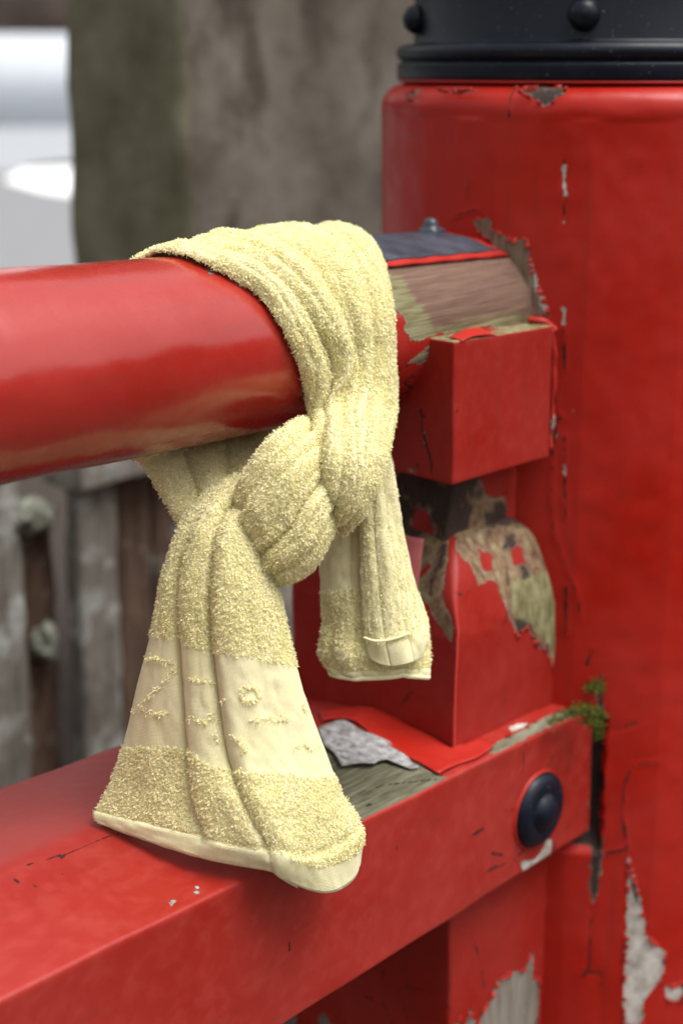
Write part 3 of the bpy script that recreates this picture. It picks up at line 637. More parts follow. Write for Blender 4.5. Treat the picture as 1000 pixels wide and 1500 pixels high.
clump('lichen', (1.118, 1.65, .668), (.026, .025, .020), 7, M['lichen'], fence)
clump('lichen', (1.335, 1.635, .705), (.040, .03, .02), 11, M['lichen'], fence)

# ------------------------------------------------------------------ the bridge post
XC, YC, RP = DATA['post']
post = tag(empty('bridge_post', (XC, YC, 0)), 'thick round red bridge post with flaking paint and a black cap', 'post')
ZT = 1.289                                   # underside of the cap
def post_shaft():
    a_d = np.radians(np.arange(124, 256, .5))
    a_s = np.radians(np.arange(256, 484, 4.0))
    a = np.concatenate([a_d, a_s])
    z = np.concatenate([np.arange(-.01, .38, .03), np.arange(.383, ZT - .03, .0025)])
    sh = np.radians(np.linspace(0, 90, 12))
    zr = np.concatenate([z, ZT - .03 + .024 * np.sin(sh), [ZT + .004, ZT + .02]])
    rr = np.concatenate([np.full(len(z), RP), RP - .021 * (1 - np.cos(sh)), [RP - .034, RP - .06]])
    A_, Zz = np.meshgrid(a, zr, indexing='ij')
    Rr = np.broadcast_to(rr, A_.shape).copy()
    P = np.stack([XC + Rr * np.cos(A_), YC + Rr * np.sin(A_), Zz], -1)
    deg = np.degrees(A_)
    pts = np.stack([deg.ravel() * math.pi / 180 * RP, Zz.ravel()], -1)
    k = math.pi / 180 * RP
    cv = lambda L: [[(x * k, z_) for x, z_ in p] for p in L]
    peel = sdf(pts, cv(DATA['post_peel']))
    crack = ldist(pts, cv(DATA['post_crack']))
    wob = .0007 * vnoise(P.reshape(-1, 3) * np.array([1, 1, .35]), 16, 3) + .0005 * vnoise(P.reshape(-1, 3), 55, 9)
    ridge = np.where(Zz.ravel() > ZT - .035, .0022 * vnoise(P.reshape(-1, 3), 30, 12), 0)
    dr = (wob + ridge + .0006 * np.clip(1 - np.abs(crack) / .006, 0, 1) * np.sign(vnoise(P.reshape(-1, 3), 8, 5)))
    fph = np.radians((deg.ravel() - 189.0) % 22.5 - 11.25)
    dr = dr + .35 * RP * (math.cos(math.radians(11.25)) / np.cos(fph) - 1) * np.clip((ZT - .03 - Zz.ravel()) / .03, 0, 1)
    zz_, dd_ = Zz.ravel(), deg.ravel()
    slot = np.clip((220.6 + .5 * vnoise(P.reshape(-1, 3), 40, 21) + .35 * vnoise(P.reshape(-1, 3), 120, 22) - dd_) / .6, 0, 1) * np.clip((dd_ - 190) / 4, 0, 1) * np.clip((.672 + .006 * vnoise(P.reshape(-1, 3), 50, 23) - zz_) / .012, 0, 1) * np.clip((zz_ - .52) / .02, 0, 1)
    dr = dr - .019 * slot
    peel = np.maximum(peel, np.where(slot > .4, .006, -.02))
    dark_ = np.maximum(sdf(pts, cv(DATA['post_dark'])), np.where(slot > .4, .006, -.02))
    Rr = Rr.ravel() + dr
    V = np.stack([XC + Rr * np.cos(A_.ravel()), YC + Rr * np.sin(A_.ravel()), Zz.ravel()], -1)
    return mesh_obj('shaft', V, grid_faces(len(a), len(zr), True), M['post'], post, attrs={'peel': peel, 'prim': sdf(pts, cv(DATA['post_prim'])), 'crack': crack, 'tone': np.full(len(V), -.02), 'dark': dark_})
post_shaft()

def lathe(name, prof, mat, parent, n=160, axis='z', c=(XC, YC, 0)):
    prof = np.array(prof, float)
    a = np.linspace(0, 2 * math.pi, n, endpoint=False)
    A_, I = np.meshgrid(a, np.arange(len(prof)), indexing='ij')
    rr, h = prof[I, 0], prof[I, 1]
    if axis == 'z':
        V = np.stack([c[0] + rr * np.cos(A_), c[1] + rr * np.sin(A_), c[2] + h], -1)
    else:                                     # out along -Y
        V = np.stack([c[0] + rr * np.cos(A_), c[1] - h, c[2] + rr * np.sin(A_)], -1)
    F = grid_faces(n, len(prof), True)
    if axis == 'z':
        F = F[:, ::1]
    return mesh_obj(name, V.reshape(-1, 3), F, mat, parent)
cap = tag(empty('cap', (XC, YC, ZT)))
cap.parent = post
cap.location = (0, 0, ZT)
def arc(r0, z0, rad, a0, a1, n=8):
    return [(r0 + rad * math.cos(math.radians(t)), z0 + rad * math.sin(math.radians(t))) for t in np.linspace(a0, a1, n)]
RB = .2105
prof = [(RB - .05, ZT), (RB - .003, ZT)] + arc(RB - .003, ZT + .003, .003, -90, 0, 4) + [(RB, ZT + .012)] + arc(RB - .002, ZT + .0145, .002, 0, 90, 4) + \
       [(RB - .0042, ZT + .0172), (RB - .0042, ZT + .0178)] + arc(RB - .0075, ZT + .0265, .0085, -78, 78, 12) + [(RB - .0105, ZT + .0352)] + \
       [(RB - .0165, ZT + .036), (RB - .0175, ZT + .038), (RB - .0178, ZT + .20), (RB - .012, ZT + .21), (RB - .012, ZT + .225), (RB - .04, ZT + .235)]
prof += [(RB * .72 * math.cos(t) , ZT + .235 + .16 * math.sin(t)) for t in np.linspace(.1, math.pi / 2, 10)]
# slightly finer profile spacing on the plain drum
lathe('band', prof, M['black'], cap)
lathe('paint_line', [(RB - .02, ZT - .0035), (RB - .001, ZT - .003), (RB + .0005, ZT - .0012), (RB - .004, ZT + .0005), (RB - .02, ZT + .0006)], M['flake_red'], cap)
def stud(ang, z, rb):
    d = np.array([math.cos(ang), math.sin(ang), 0]); t = np.array([-d[1], d[0], 0]); u = np.array([0, 0, 1.0])
    pr = [(.0002, .0165), (.005, .016), (.0095, .0135), (.0128, .0095), (.0148, .0045), (.0150, .002), (.0138, .0002), (.0135, -.006)]
    n = 26
    V = []
    for r_, h in pr:
        for q in np.arange(n) * 2 * math.pi / n:
            V.append(np.array([XC, YC, z]) + d * (rb + h) + t * r_ * math.cos(q) + u * r_ * math.sin(q))
    F = [(i * n + j, i * n + (j + 1) % n, (i + 1) * n + (j + 1) % n, (i + 1) * n + j) for i in range(len(pr) - 1) for j in range(n)]
    return mesh_obj('stud', np.array(V), F, M['black'], cap)
for q in range(6):
    stud(math.radians(208.1 - 66.5 + 66.5 * 0 + q * 66.5 - (q > 1) * (q - 1) * 8), ZT + .0600, RB - .0178)

# ------------------------------------------------------------------ the railing
KB, KR = .07, .04177
railing = tag(empty('bridge_railing', (.94, .815, 0)), 'red timber bridge railing with peeling paint, round handrail above a broad beam', 'railing')

# handrail
YR, ZR, RR = .815, 1.113, .075
def handrail():
    ang = np.radians(np.concatenate([np.arange(-100, 116, 1.6), np.arange(116, 260, 8.0), [260.0]]))
    xs = np.concatenate([np.linspace(-1.6, .35, 30), np.arange(.36, .857, .006), np.arange(.86, 1.1, .002)])
    X, A_ = np.meshgrid(xs, ang, indexing='ij')
    pts = np.stack([X.ravel(), A_.ravel() * RR], -1)
    cv = lambda L: [[(x, math.radians(a) * RR) for x, a in p] for p in L]
    peel = sdf(pts, cv(DATA['rail_peel']))
    crack = ldist(pts, cv(DATA['rail_crack']))
    P0 = np.stack([X.ravel(), A_.ravel(), A_.ravel() * 0], -1)
    Rr = RR + .0010 * vnoise(P0 * np.array([1, .12, 1]), 14, 4) + .0004 * vnoise(P0 * np.array([1, .1, 1]), 45, 5)
    V = np.stack([X.ravel(), YR - Rr * np.cos(A_.ravel()), ZR - KR * X.ravel() + Rr * np.sin(A_.ravel())], -1)
    return mesh_obj('handrail', V, grid_faces(len(xs), len(ang))[:, ::-1], M['rail'], railing, attrs={'peel': peel, 'prim': np.full(len(V), -.02), 'crack': crack, 'tone': sdf(pts, cv(DATA['rail_tone'])), 'dark': np.full(len(V), -.02)})
hr = handrail()
# close the round at the bottom seam
# cover plate over the end of the rail
def on_rail(x, a, rr):
    return (x, YR - rr * math.cos(a), ZR - KR * x + rr * math.sin(a))
def post_x(y, r=None):
    return XC - math.sqrt((r or RP) ** 2 - (y - YC) ** 2)
def plate(name, a0, a1, x0, inset, rr, th, mat):
    na, nx = 40, 40
    V = []
    for i in range(na):
        a = math.radians(a0 + (a1 - a0) * i / (na - 1))
        y = YR - rr * math.cos(a)
        e = abs(i / (na - 1) - .5) * 2
        x1 = 1.079 - inset - .034 * (math.sin(a) - math.sin(math.radians(50))) / .234 * (1 if a < math.pi / 2 else 1)
        for j in range(nx):
            V.append(on_rail(x0 + (x1 - x0) * j / (nx - 1), a, rr + th + .0006 * math.sin(j * .9 + i * .5)))
    V = np.array(V)
    o = mesh_obj(name, V, grid_faces(na, nx), mat, hr)
    sm = o.modifiers.new('thickness', 'SOLIDIFY'); sm.thickness = .0022; sm.offset = 0
    return o
plate('cover_plate', 54, 127, .84, .0085, RR, .0042, M['slate'])
plate('paint_edge', 49.5, 131, .84, .0005, RR, .0032, M['flake_red'])
def rivet():
    c = np.array(on_rail(1.025, math.radians(91), RR + .006))
    pr = [(.0001, .0125), (.0035, .0122), (.0062, .010), (.0075, .0065), (.0076, .003), (.0115, .0026), (.0125, .001), (.0125, -.004)]
    n = 20
    V = [c + np.array([r_ * math.cos(q) * (1 + (.10 * math.sin(5 * q) if i > 4 else 0)), r_ * math.sin(q) * (1 + (.10 * math.sin(5 * q) if i > 4 else 0)), h]) for i, (r_, h) in enumerate(pr) for q in np.arange(n) * 2 * math.pi / n]
    F = [(i * n + j, (i + 1) * n + j, (i + 1) * n + (j + 1) % n, i * n + (j + 1) % n) for i in range(len(pr) - 1) for j in range(n)]
    return mesh_obj('rivet', np.array(V), F, M['slate'], hr)
rivet()

def shear(V, k, x0):
    V = V.copy()
    V[:, 2] -= k * (V[:, 0] - x0)
    return V

def face_attrs(V0, box, spec):
    """spec: dict of face -> dict(peel=[polys], crack=[lines], paint=[polys]); coordinates (x,z) or (y,z) or (x,y)"""
    n = len(V0)
    peel, prim, crack = np.full(n, -.02), np.full(n, -.02), np.full(n, .02)
    for face, d in spec.items():
        if face == 'front':
            sel, ij = V0[:, 1] < box[2] + .004, (0, 2)
        elif face == 'left':
            sel, ij = V0[:, 0] < box[0] + .004, (1, 2)
        idx = np.where(sel)[0]
        pts = d['V'][idx][:, ij]
        a = sdf(pts, d.get('peel', []))
        if d.get('paint'):
            a = np.minimum(a, -sdf(pts, d['paint']))
        peel[idx] = np.maximum(peel[idx], a)
        prim[idx] = np.maximum(prim[idx], sdf(pts, d.get('prim', [])))
        crack[idx] = np.minimum(crack[idx], ldist(pts, d.get('crack', [])))
    return {'peel': peel, 'prim': prim, 'crack': crack}

# upper block, notched under the rail
def upper_block():
    X0, X1, Y0, Y1 = .9296, 1.079, .713, .917
    zt, zb = 1.0725, .9455
    xs = axis_lines(X0, X1, .003, .0022); ys = axis_lines(Y0, Y1, .003, .0022); zs = axis_lines(zb, zt, .003, .0022)
    V, F, V0 = grid_box(xs, ys, zs, .0022)
    V = shear(V, .040, X0)
    lo = np.clip((zt - V0[:, 2]) / (zt - zb), 0, 1)
    V[:, 2] += lo * .0 * (V[:, 0] - X0)
    d = {'front': dict(V=V, crack=DATA['ublock_front_crack']), 'left': dict(V=V, peel=DATA['ublock_left_peel'], crack=DATA['ublock_left_crack'])}
    at = face_attrs(V0, (X0, X1, Y0, Y1), d)
    top = V0[:, 2] > zt - .0005
    t = np.where(top)[0]
    at['peel'][t] = np.maximum(at['peel'][t], .004 * np.sign(.55 + vnoise(V0[t], 60, 3)))
    at['tone'] = np.where(top, .004, -.02); at['dark'] = np.full(len(V), -.02)
    V = V + .0006 * np.stack([vnoise(V, 22, 1), vnoise(V, 22, 2), vnoise(V, 22, 3)], -1)
    return mesh_obj('bearing_block', V, F, M['block'], railing, attrs=at)
ub = upper_block()
# ragged bead of old paint between block and post
def bead(path, rads, mat, parent, name='paint_bead', seed=3, n=8):
    P = catmull(np.array(path), 14)
    R_ = np.interp(np.linspace(0, 1, len(P)), np.linspace(0, 1, len(rads)), rads) * (1 + .3 * vnoise(P, 70, seed))
    P = P + .0012 * np.stack([vnoise(P, 90, seed + 1), vnoise(P, 90, seed + 2), vnoise(P, 90, seed + 3)], -1)
    V, F = tube(P, R_, n)
    return mesh_obj(name, V, F, mat, parent, attrs={'peel': np.full(len(V), -.02), 'prim': vnoise(V, 45, seed + 7) * .004 - .0028, 'crack': np.full(len(V), .02)})
bead([(1.080, .714, 1.062), (1.086, .716, 1.03), (1.086, .716, .99), (1.084, .716, .945)], [.003, .0035, .0025, .003], M['flake_red'], ub)
bead([(1.070, .735, 1.070), (1.078, .722, 1.068), (1.084, .715, 1.060)], [.0025, .0035, .003], M['flake_red'], ub, seed=13)

# lower block with its top rounded over on every side
def lower_block():
    X0, X1, Y0, Y1 = .938, 1.118, .713, .917
    zf = .64
    hs_ = [zf + .0, .655, .67] + list(np.arange(.68, .792, .0025))
    b, a_ = .104, .084
    ph = np.radians(np.linspace(0, 88, 46))
    lv = [(h, 0.0) for h in hs_] + [(.792 + b * math.sin(p), a_ * (1 - math.cos(p))) for p in ph[1:]]
    n = 64
    ring = []
    rad = .0014
    V, V0 = [], []
    for z, ins in lv:
        x0, x1, y0, y1 = X0 + ins, X1 - ins * .9, Y0 + ins, Y1 - ins
        rc = rad + ins * .30
        pts, p0 = [], []
        def side(p, q, m):
            for t in np.linspace(0, 1, m, endpoint=False):
                pts.append((p[0] + (q[0] - p[0]) * t, p[1] + (q[1] - p[1]) * t))
        cs = []
        for cx, cy, a0 in ((x0 + rc, y0 + rc, 180), (x1 - rc, y0 + rc, 270), (x1 - rc, y1 - rc, 0), (x0 + rc, y1 - rc, 90)):
            cs.append([(cx + rc * math.cos(math.radians(a0 + t)), cy + rc * math.sin(math.radians(a0 + t))) for t in (0, 22, 45, 68, 90)])
        for i in range(4):
            pts += cs[i]
            side(cs[i][-1], cs[(i + 1) % 4][0], n)
        V += [(x, y, z - KB * (x - X0)) for x, y in pts]
    m = len(pts)
    V = np.array(V)
    F = grid_faces(len(lv), m)[:, ::-1]
    # close the seam of each ring
    k = np.arange(len(lv) - 1) * m
    F = np.concatenate([F, np.stack([k + m - 1, k, k + m, k + 2 * m - 1], -1)])
    F = np.concatenate([F, [((len(lv) - 1) * m, (len(lv) - 1) * m + m // 4, (len(lv) - 1) * m + m // 2, (len(lv) - 1) * m + 3 * m // 4)]])
    ring_i = np.tile(np.arange(m), len(lv))
    q = m // 4
    front = (ring_i >= 2) & (ring_i < q + 3)
    left = (ring_i >= m - q + 2) | (ring_i < 2)
    n_ = len(V)
    peel, prim, crack = np.full(n_, -.02), np.full(n_, -.02), np.full(n_, .02)
    tone, dark = np.full(n_, -.02), np.full(n_, -.02)
    # the front pattern was read on the flat face: unroll the rounding for it
    zlin = np.repeat(np.array([l[0] for l in lv]), m)
    ins = np.repeat(np.array([l[1] for l in lv]), m)
    for sel, nm, co in ((front, 'lblock_front', 0), (left, 'lblock_left', 1)):
        idx = np.where(sel)[0]
        # where the point would show on the flat face plane, seen along the sight line
        if co == 0:
            k1 = (V[idx, 1] - .713) / V[idx, 1]
        else:
            k1 = (V[idx, 0] - .938) / V[idx, 0]
        flat = V[idx] - (V[idx] - np.array([0, 0, 1.3])) * k1[:, None]
        pts = flat[:, (0, 2)] if co == 0 else flat[:, (1, 2)]
        a = np.minimum(sdf(pts, DATA[nm + '_peel']), -sdf(pts, DATA[nm + '_paint']))
        peel[idx] = a
        crack[idx] = ldist(pts, DATA[nm + '_crack'])
        tone[idx] = sdf(pts, DATA[nm + '_tone'])
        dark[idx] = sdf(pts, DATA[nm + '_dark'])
    rest = ~(front | left)
    peel[rest & (zlin > .80)] = .01
    V = V + .0012 * np.stack([vnoise(V, 26, 1), vnoise(V, 26, 2), vnoise(V, 26, 3)], -1) * (1 + 1.5 * (zlin > .8))[:, None]
    return mesh_obj('domed_block', V, F, M['block'], railing, attrs={'peel': peel, 'prim': prim, 'crack': crack, 'tone': tone, 'dark': dark})
lb = lower_block()
# neck between the two blocks, dirty timber with the deep shadow painted in
xs = axis_lines(.975, 1.10, .006, .004); ys = axis_lines(.752, .878, .006, .004); zs = axis_lines(.865, .950, .006, .004)
V, F, _ = grid_box(xs, ys, zs, .004)
V = V + .007 * np.stack([vnoise(V, 32, 1), vnoise(V, 32, 2), vnoise(V, 32, 3)], -1)
mesh_obj('neck', V, F, M['block'], railing, attrs={'peel': vnoise(V, 30, 8) * .010 + .002, 'prim': np.full(len(V), -.02), 'crack': np.full(len(V), .02), 'tone': np.full(len(V), -.02), 'dark': .003 + .012 * vnoise(V, 34, 4)})

# beam
def beam():
    P = [(.682, .614), (.682, .7565), (.810, .7660), (.955, .7395), (.955, .60)]
    prof, seg = [], []
    rads = [.003, .0035, .010, .004, .003]
    n = len(P)
    for i in range(n):
        p, q0, q1 = np.array(P[i]), np.array(P[i - 1]), np.array(P[(i + 1) % n])
        d0 = (q0 - p) / np.linalg.norm(q0 - p); d1 = (q1 - p) / np.linalg.norm(q1 - p)
        A_, B_ = p + d0 * rads[i], p + d1 * rads[i]
        for t in (0, .25, .5, .75, 1):
            prof.append((1 - t) ** 2 * A_ + 2 * t * (1 - t) * p + t * t * B_); seg.append(-1)
        nx_p = np.array(P[(i + 1) % n])
        e = nx_p + (p - nx_p) / np.linalg.norm(p - nx_p) * rads[(i + 1) % n]
        L = np.linalg.norm(e - B_)
        m = max(2, int(L / (.0028 if i in (0, 1) else .012)))
        for t in np.linspace(0, 1, m + 1)[1:-1]:
            prof.append(B_ + (e - B_) * t); seg.append(i)
    prof = np.array(prof)
    xs = np.concatenate([np.linspace(-1.6, .35, 24), np.arange(.36, .657, .006), np.arange(.66, 1.1255, .0026)])
    X, I = np.meshgrid(xs, np.arange(len(prof)), indexing='ij')
    Y, Z_ = prof[I, 0], prof[I, 1]
    V = np.stack([X, Y, Z_ - KB * X], -1).reshape(-1, 3)
    low = np.clip((.7565 - Z_.ravel()) / .142, 0, 1)
    V[:, 2] += .015 * low * (X.ravel() - .68) * (Y.ravel() < .70)
    nr = len(prof)
    F = grid_faces(len(xs), nr)
    k = np.arange(len(xs) - 1) * nr
    F = np.concatenate([F, np.stack([k + nr - 1, k + 2 * nr - 1, k + nr, k], -1)])
    cap_ = np.array([(len(xs) - 1) * nr + i for i in range(nr)])
    Yf, Zf = Y.ravel(), Z_.ravel()
    front = Yf < .6845
    top = (Zf > .750) & (Yf >= .6835) & (Yf < .93)
    n_ = len(V)
    peel, prim, crack = np.full(n_, -.02), np.full(n_, -.02), np.full(n_, .02)
    endf = X.ravel() > 1.120
    f_ = np.where(front)[0]
    prim[f_] = sdf(V[f_][:, (0, 2)], DATA['beam_front_prim'])
    crack[f_] = ldist(V[f_][:, (0, 2)], DATA['beam_front_crack'])
    t_ = np.where(top)[0]
    peel[t_] = sdf(V[t_][:, (0, 1)], DATA['beam_top_peel'])
    prim[t_] = sdf(V[t_][:, (0, 1)], DATA['beam_top_prim'])
    prim[endf] = np.maximum(prim[endf], -.0015)
    crack[t_] = ldist(V[t_][:, (0, 1)], DATA['beam_top_crack'] + DATA['beam_ridge_crack'])
    V = V + .0007 * np.stack([vnoise(V, 18, 1), vnoise(V, 18, 2), vnoise(V, 18, 3)], -1)
    o = mesh_obj('beam', V, [tuple(x) for x in F.tolist()] + [tuple(cap_.tolist())], M['beam'], railing, attrs={'peel': peel, 'prim': prim, 'crack': crack})
    return o
bm = beam()
bx, by, bz = DATA['bolt']
lathe('bolt', [(.0005, .0185), (.006, .018), (.012, .0158), (.0158, .0125), (.0178, .0095), (.0186, .0088), (.0215, .0104), (.0262, .0108), (.0315, .009), (.0355, .0055), (.0372, .001), (.0372, -.004)], M['black'], bm, 64, 'y', (bx, .6825, bz))
lathe('paint_ring', [(.036, -.003), (.0368, .0025), (.0380, .0028), (.0390, .0012), (.0396, -.003)], M['flake_red'], bm, 64, 'y', (bx - .001, .6825, bz))

# strut under the beam
def strut():
    X0, X1, Y0, Y1 = .938, 1.10, .713, .917
    xs = axis_lines(X0, X1, .003, .003); ys = axis_lines(Y0, Y1, .004, .003)
    zs = np.concatenate([np.linspace(0, .36, 12), np.arange(.37, .66, .003)])
    V, F, V0 = grid_box(xs, ys, zs, .003)
    d = {'front': dict(V=V, peel=DATA['strut_front_peel'], crack=DATA['strut_front_crack']), 'left': dict(V=V, peel=DATA['strut_left_peel'], crack=DATA['strut_left_crack'])}
    at = face_attrs(V0, (X0, X1, Y0, Y1), d)
    V = V + .0012 * np.stack([vnoise(V, 24, 1), vnoise(V, 24, 2), vnoise(V, 24, 3)], -1)
    # keep clear of the beam's own faces
    return mesh_obj('strut', V, F, M['strut'], railing, attrs=at)
strut()

# loose paint sheets lying on the beam
def beam_top_z(x, y):
    yy = np.asarray(y, float)
    z = np.where(yy < .81, .7565 + (yy - .682) / .128 * .0095, .766 - (yy - .81) / .145 * .0265)
    return z - KB * np.asarray(x, float)
def flake(name, poly, lift, curl, mat, seed, th=.0009):
    import mathutils
    pg = np.array(poly)
    # densify the outline and fray it
    out = []
    for a, b in zip(pg, np.roll(pg, -1, 0)):
        n = max(1, int(np.linalg.norm(b - a) / .0035))
        for t in np.arange(n) / n:
            out.append(a + (b - a) * t)
    out = np.array(out)
    o3 = np.c_[out, np.zeros(len(out))]
    out = out + .0016 * np.stack([vnoise(o3, 130, seed), vnoise(o3, 130, seed + 1)], -1)
    lo, hi = out.min(0), out.max(0)
    g = np.stack(np.meshgrid(np.arange(lo[0], hi[0], .004), np.arange(lo[1], hi[1], .004), indexing='ij'), -1).reshape(-1, 2)
    g = g[sdf(g, [out]) > .0022]
    pts = [mathutils.Vector(p) for p in np.concatenate([out, g])]
    n = len(out)
    vs_, es, fs, *_ = mathutils.geometry.delaunay_2d_cdt(pts, [], [list(range(n))], 1, 1e-6)
    P = np.array([(v.x, v.y) for v in vs_])
    sd = sdf(P, [out])
    edge = np.clip(1 - sd / .012, 0, 1)
    P3 = np.c_[P, np.zeros(len(P))]
    z = beam_top_z(P[:, 0], P[:, 1]) + lift + curl * edge ** 2 * (.6 + .8 * np.clip(vnoise(P3, 28, seed + 4), -.6, 1)) + .0006 * vnoise(P3, 60, seed)
    V = np.c_[P, z]
    o = mesh_obj(name, V, [tuple(f) for f in fs], mat, bm, attrs={'peel': np.full(len(V), -.02), 'prim': np.full(len(V), -.02), 'crack': np.full(len(V), .02)})
    sm = o.modifiers.new('thickness', 'SOLIDIFY'); sm.thickness = th; sm.offset = -1
    return o
M['flake_grey'] = plain_mat('grey paint scab', (.22, .215, .215), .85, .2, .3, 130, .9, .003, col2=(.50, .49, .48))
flake('paint_flake', DATA['flake_grey'], .0022, .0030, M['flake_grey'], 3)
flake('paint_flake', DATA['flake_red'], .0030, .0012, M['flake_red'], 9, .0012)
# pink curl of paint on the shaded side of the domed block
def curl(name, pts, mat, parent, nrm, bow, seed):
    a, b, c, d = [np.array(p, float) for p in pts]
    n = 14
    U, W_ = np.meshgrid(np.linspace(0, 1, n), np.linspace(0, 1, n), indexing='ij')
    U, W_ = U.ravel()[:, None], W_.ravel()[:, None]
    V = (a * (1 - U) + b * U) * (1 - W_) + (d * (1 - U) + c * U) * W_
    V = V + np.array(nrm) * (bow * np.sin(U * math.pi)) + .0012 * np.stack([vnoise(V, 60, seed), vnoise(V, 60, seed + 1), vnoise(V, 60, seed + 2)], -1)
    o = mesh_obj(name, V, grid_faces(n, n), mat, parent, attrs={'peel': np.full(len(V), -.02), 'prim': np.full(len(V), -.02), 'crack': np.full(len(V), .02)})
    sm = o.modifiers.new('thickness', 'SOLIDIFY'); sm.thickness = .001
    return o
M['flake_pink'] = paint_mat('faded pink paint', WGREY, (1, 1, 1), .5, faded=.3, red=(.42, .11, .11), dust=.3)
curl('paint_curl', [(.948, .790, .885), (.952, .762, .880), (.940, .758, .828), (.936, .782, .820)], M['flake_pink'], lb, (-1, 0, 0), .006, 5)
curl('paint_curl', [(.938, .7122, 1.0715), (.990, .7122, 1.0695), (.986, .726, 1.0755), (.938, .724, 1.0745)], M['flake_red'], ub, (0, 0, 1), .003, 8)

# small curled flakes left standing along the torn edges of the paint
def chips(name, polys, to3, nrm, parent, seed, prob=.5, cond=None, step=.0042):
    rng = np.random.default_rng(seed)
    V, F = [], []
    for poly in polys:
        pg = np.array(poly, float)
        for a, b in zip(pg, np.roll(pg, -1, 0)):
            n = max(1, int(np.linalg.norm(b - a) / step))
            for t in (np.arange(n) + .5) / n:
                if rng.random() > prob:
                    continue
                p = a + (b - a) * t
                tg = (b - a) / (np.linalg.norm(b - a) + 1e-9)
                inw = np.array([-tg[1], tg[0]])
                if sdf((p + inw * .002)[None], [poly])[0] < 0:
                    inw = -inw
                if cond and not cond(p):
                    continue
                w, L, lift = rng.uniform(.0016, .0042), rng.uniform(.0018, .0055), rng.uniform(.0008, .0030)
                base = len(V)
                for v in range(4):
                    for u in range(3):
                        q = p + tg * (u - 1) * w * (1 - .22 * v * rng.uniform(.4, 1.2)) + inw * (v / 3 * L - .0016)
                        h = .0006 + lift * (v / 3) ** 1.7
                        V.append(to3(q) + nrm(q) * h)
                for v in range(3):
                    for u in range(2):
                        k = base + v * 3 + u
                        F.append((k, k + 1, k + 4, k + 3))
    o = mesh_obj(name, np.array(V), F, M['flake_red'], parent)
    o['kind'] = 'stuff'
    sm = o.modifiers.new('thickness', 'SOLIDIFY'); sm.thickness = .0007; sm.offset = 0
    return o
chips('loose_flakes', DATA['lblock_front_peel'], lambda q: np.array([q[0], .7130, q[1]]), lambda q: np.array([0, -1.0, 0]), lb, 3, .55, lambda q: q[1] < .785 - KB * (q[0] - .938) and q[0] < 1.10)
chips('loose_flakes', DATA['strut_front_peel'], lambda q: np.array([q[0], .7130, q[1]]), lambda q: np.array([0, -1.0, 0]), railing, 5, .5)
_kc = math.pi / 180 * RP
def _p3(q):
    a = q[0] / RP
    return np.array([XC + (RP - .0012) * math.cos(a), YC + (RP - .0012) * math.sin(a), q[1]])
chips('loose_flakes', [[(x * _kc, z) for x, z in pl_] for pl_ in DATA['post_prim'][:2] + DATA['post_peel'][:4]], _p3, lambda q: np.array([math.cos(q[0] / RP), math.sin(q[0] / RP), 0]), post, 7, .5)
_ft = lambda q: np.array([q[0], q[1], float(beam_top_z(q[0], q[1]))])
chips('loose_flakes', DATA['beam_top_peel'], _ft, lambda q: np.array([0, 0, 1.0]), bm, 9, .4, lambda q: q[1] > .689)

# moss in the joint at the post
def moss():
    V, F = [], []
    for c in DATA['moss']:
        sz = c[3]; c = np.array(c[:3])
        n = int(320 * sz)
        P = c + RNG.normal(0, 1, (n, 3)) * np.array([.0046, .0046, .0036]) * (.5 + .5 * sz)
        D_ = RNG.normal(0, 1, (n, 3)); D_[:, 2] += 1.0
        D_ /= np.linalg.norm(D_, axis=1, keepdims=True)
        S = np.cross(D_, RNG.normal(0, 1, (n, 3))); S /= np.linalg.norm(S, axis=1, keepdims=True)
        L = RNG.uniform(.002, .0048, (n, 1)); w = .0006
        b = len(V) * 1
        arr = np.stack([P - S * w, P + S * w, P + D_ * L], 1).reshape(-1, 3)
        base = sum(len(x) for x in V)
        V.append(arr)
        F.append(np.arange(n * 3).reshape(-1, 3) + base)
    return mesh_obj('moss', np.concatenate(V), np.concatenate(F), M['moss'], smooth=False)
tag(moss(), 'small tuft of bright green moss in the joint beside the post', 'moss', kind='stuff')

# ------------------------------------------------------------------ the towel
towel = tag(empty('towel', (.70, .74, 1.0)), 'yellow terry hand towel knotted round the red handrail', 'towel')
CAMP = np.array([0, 0, 1.3])

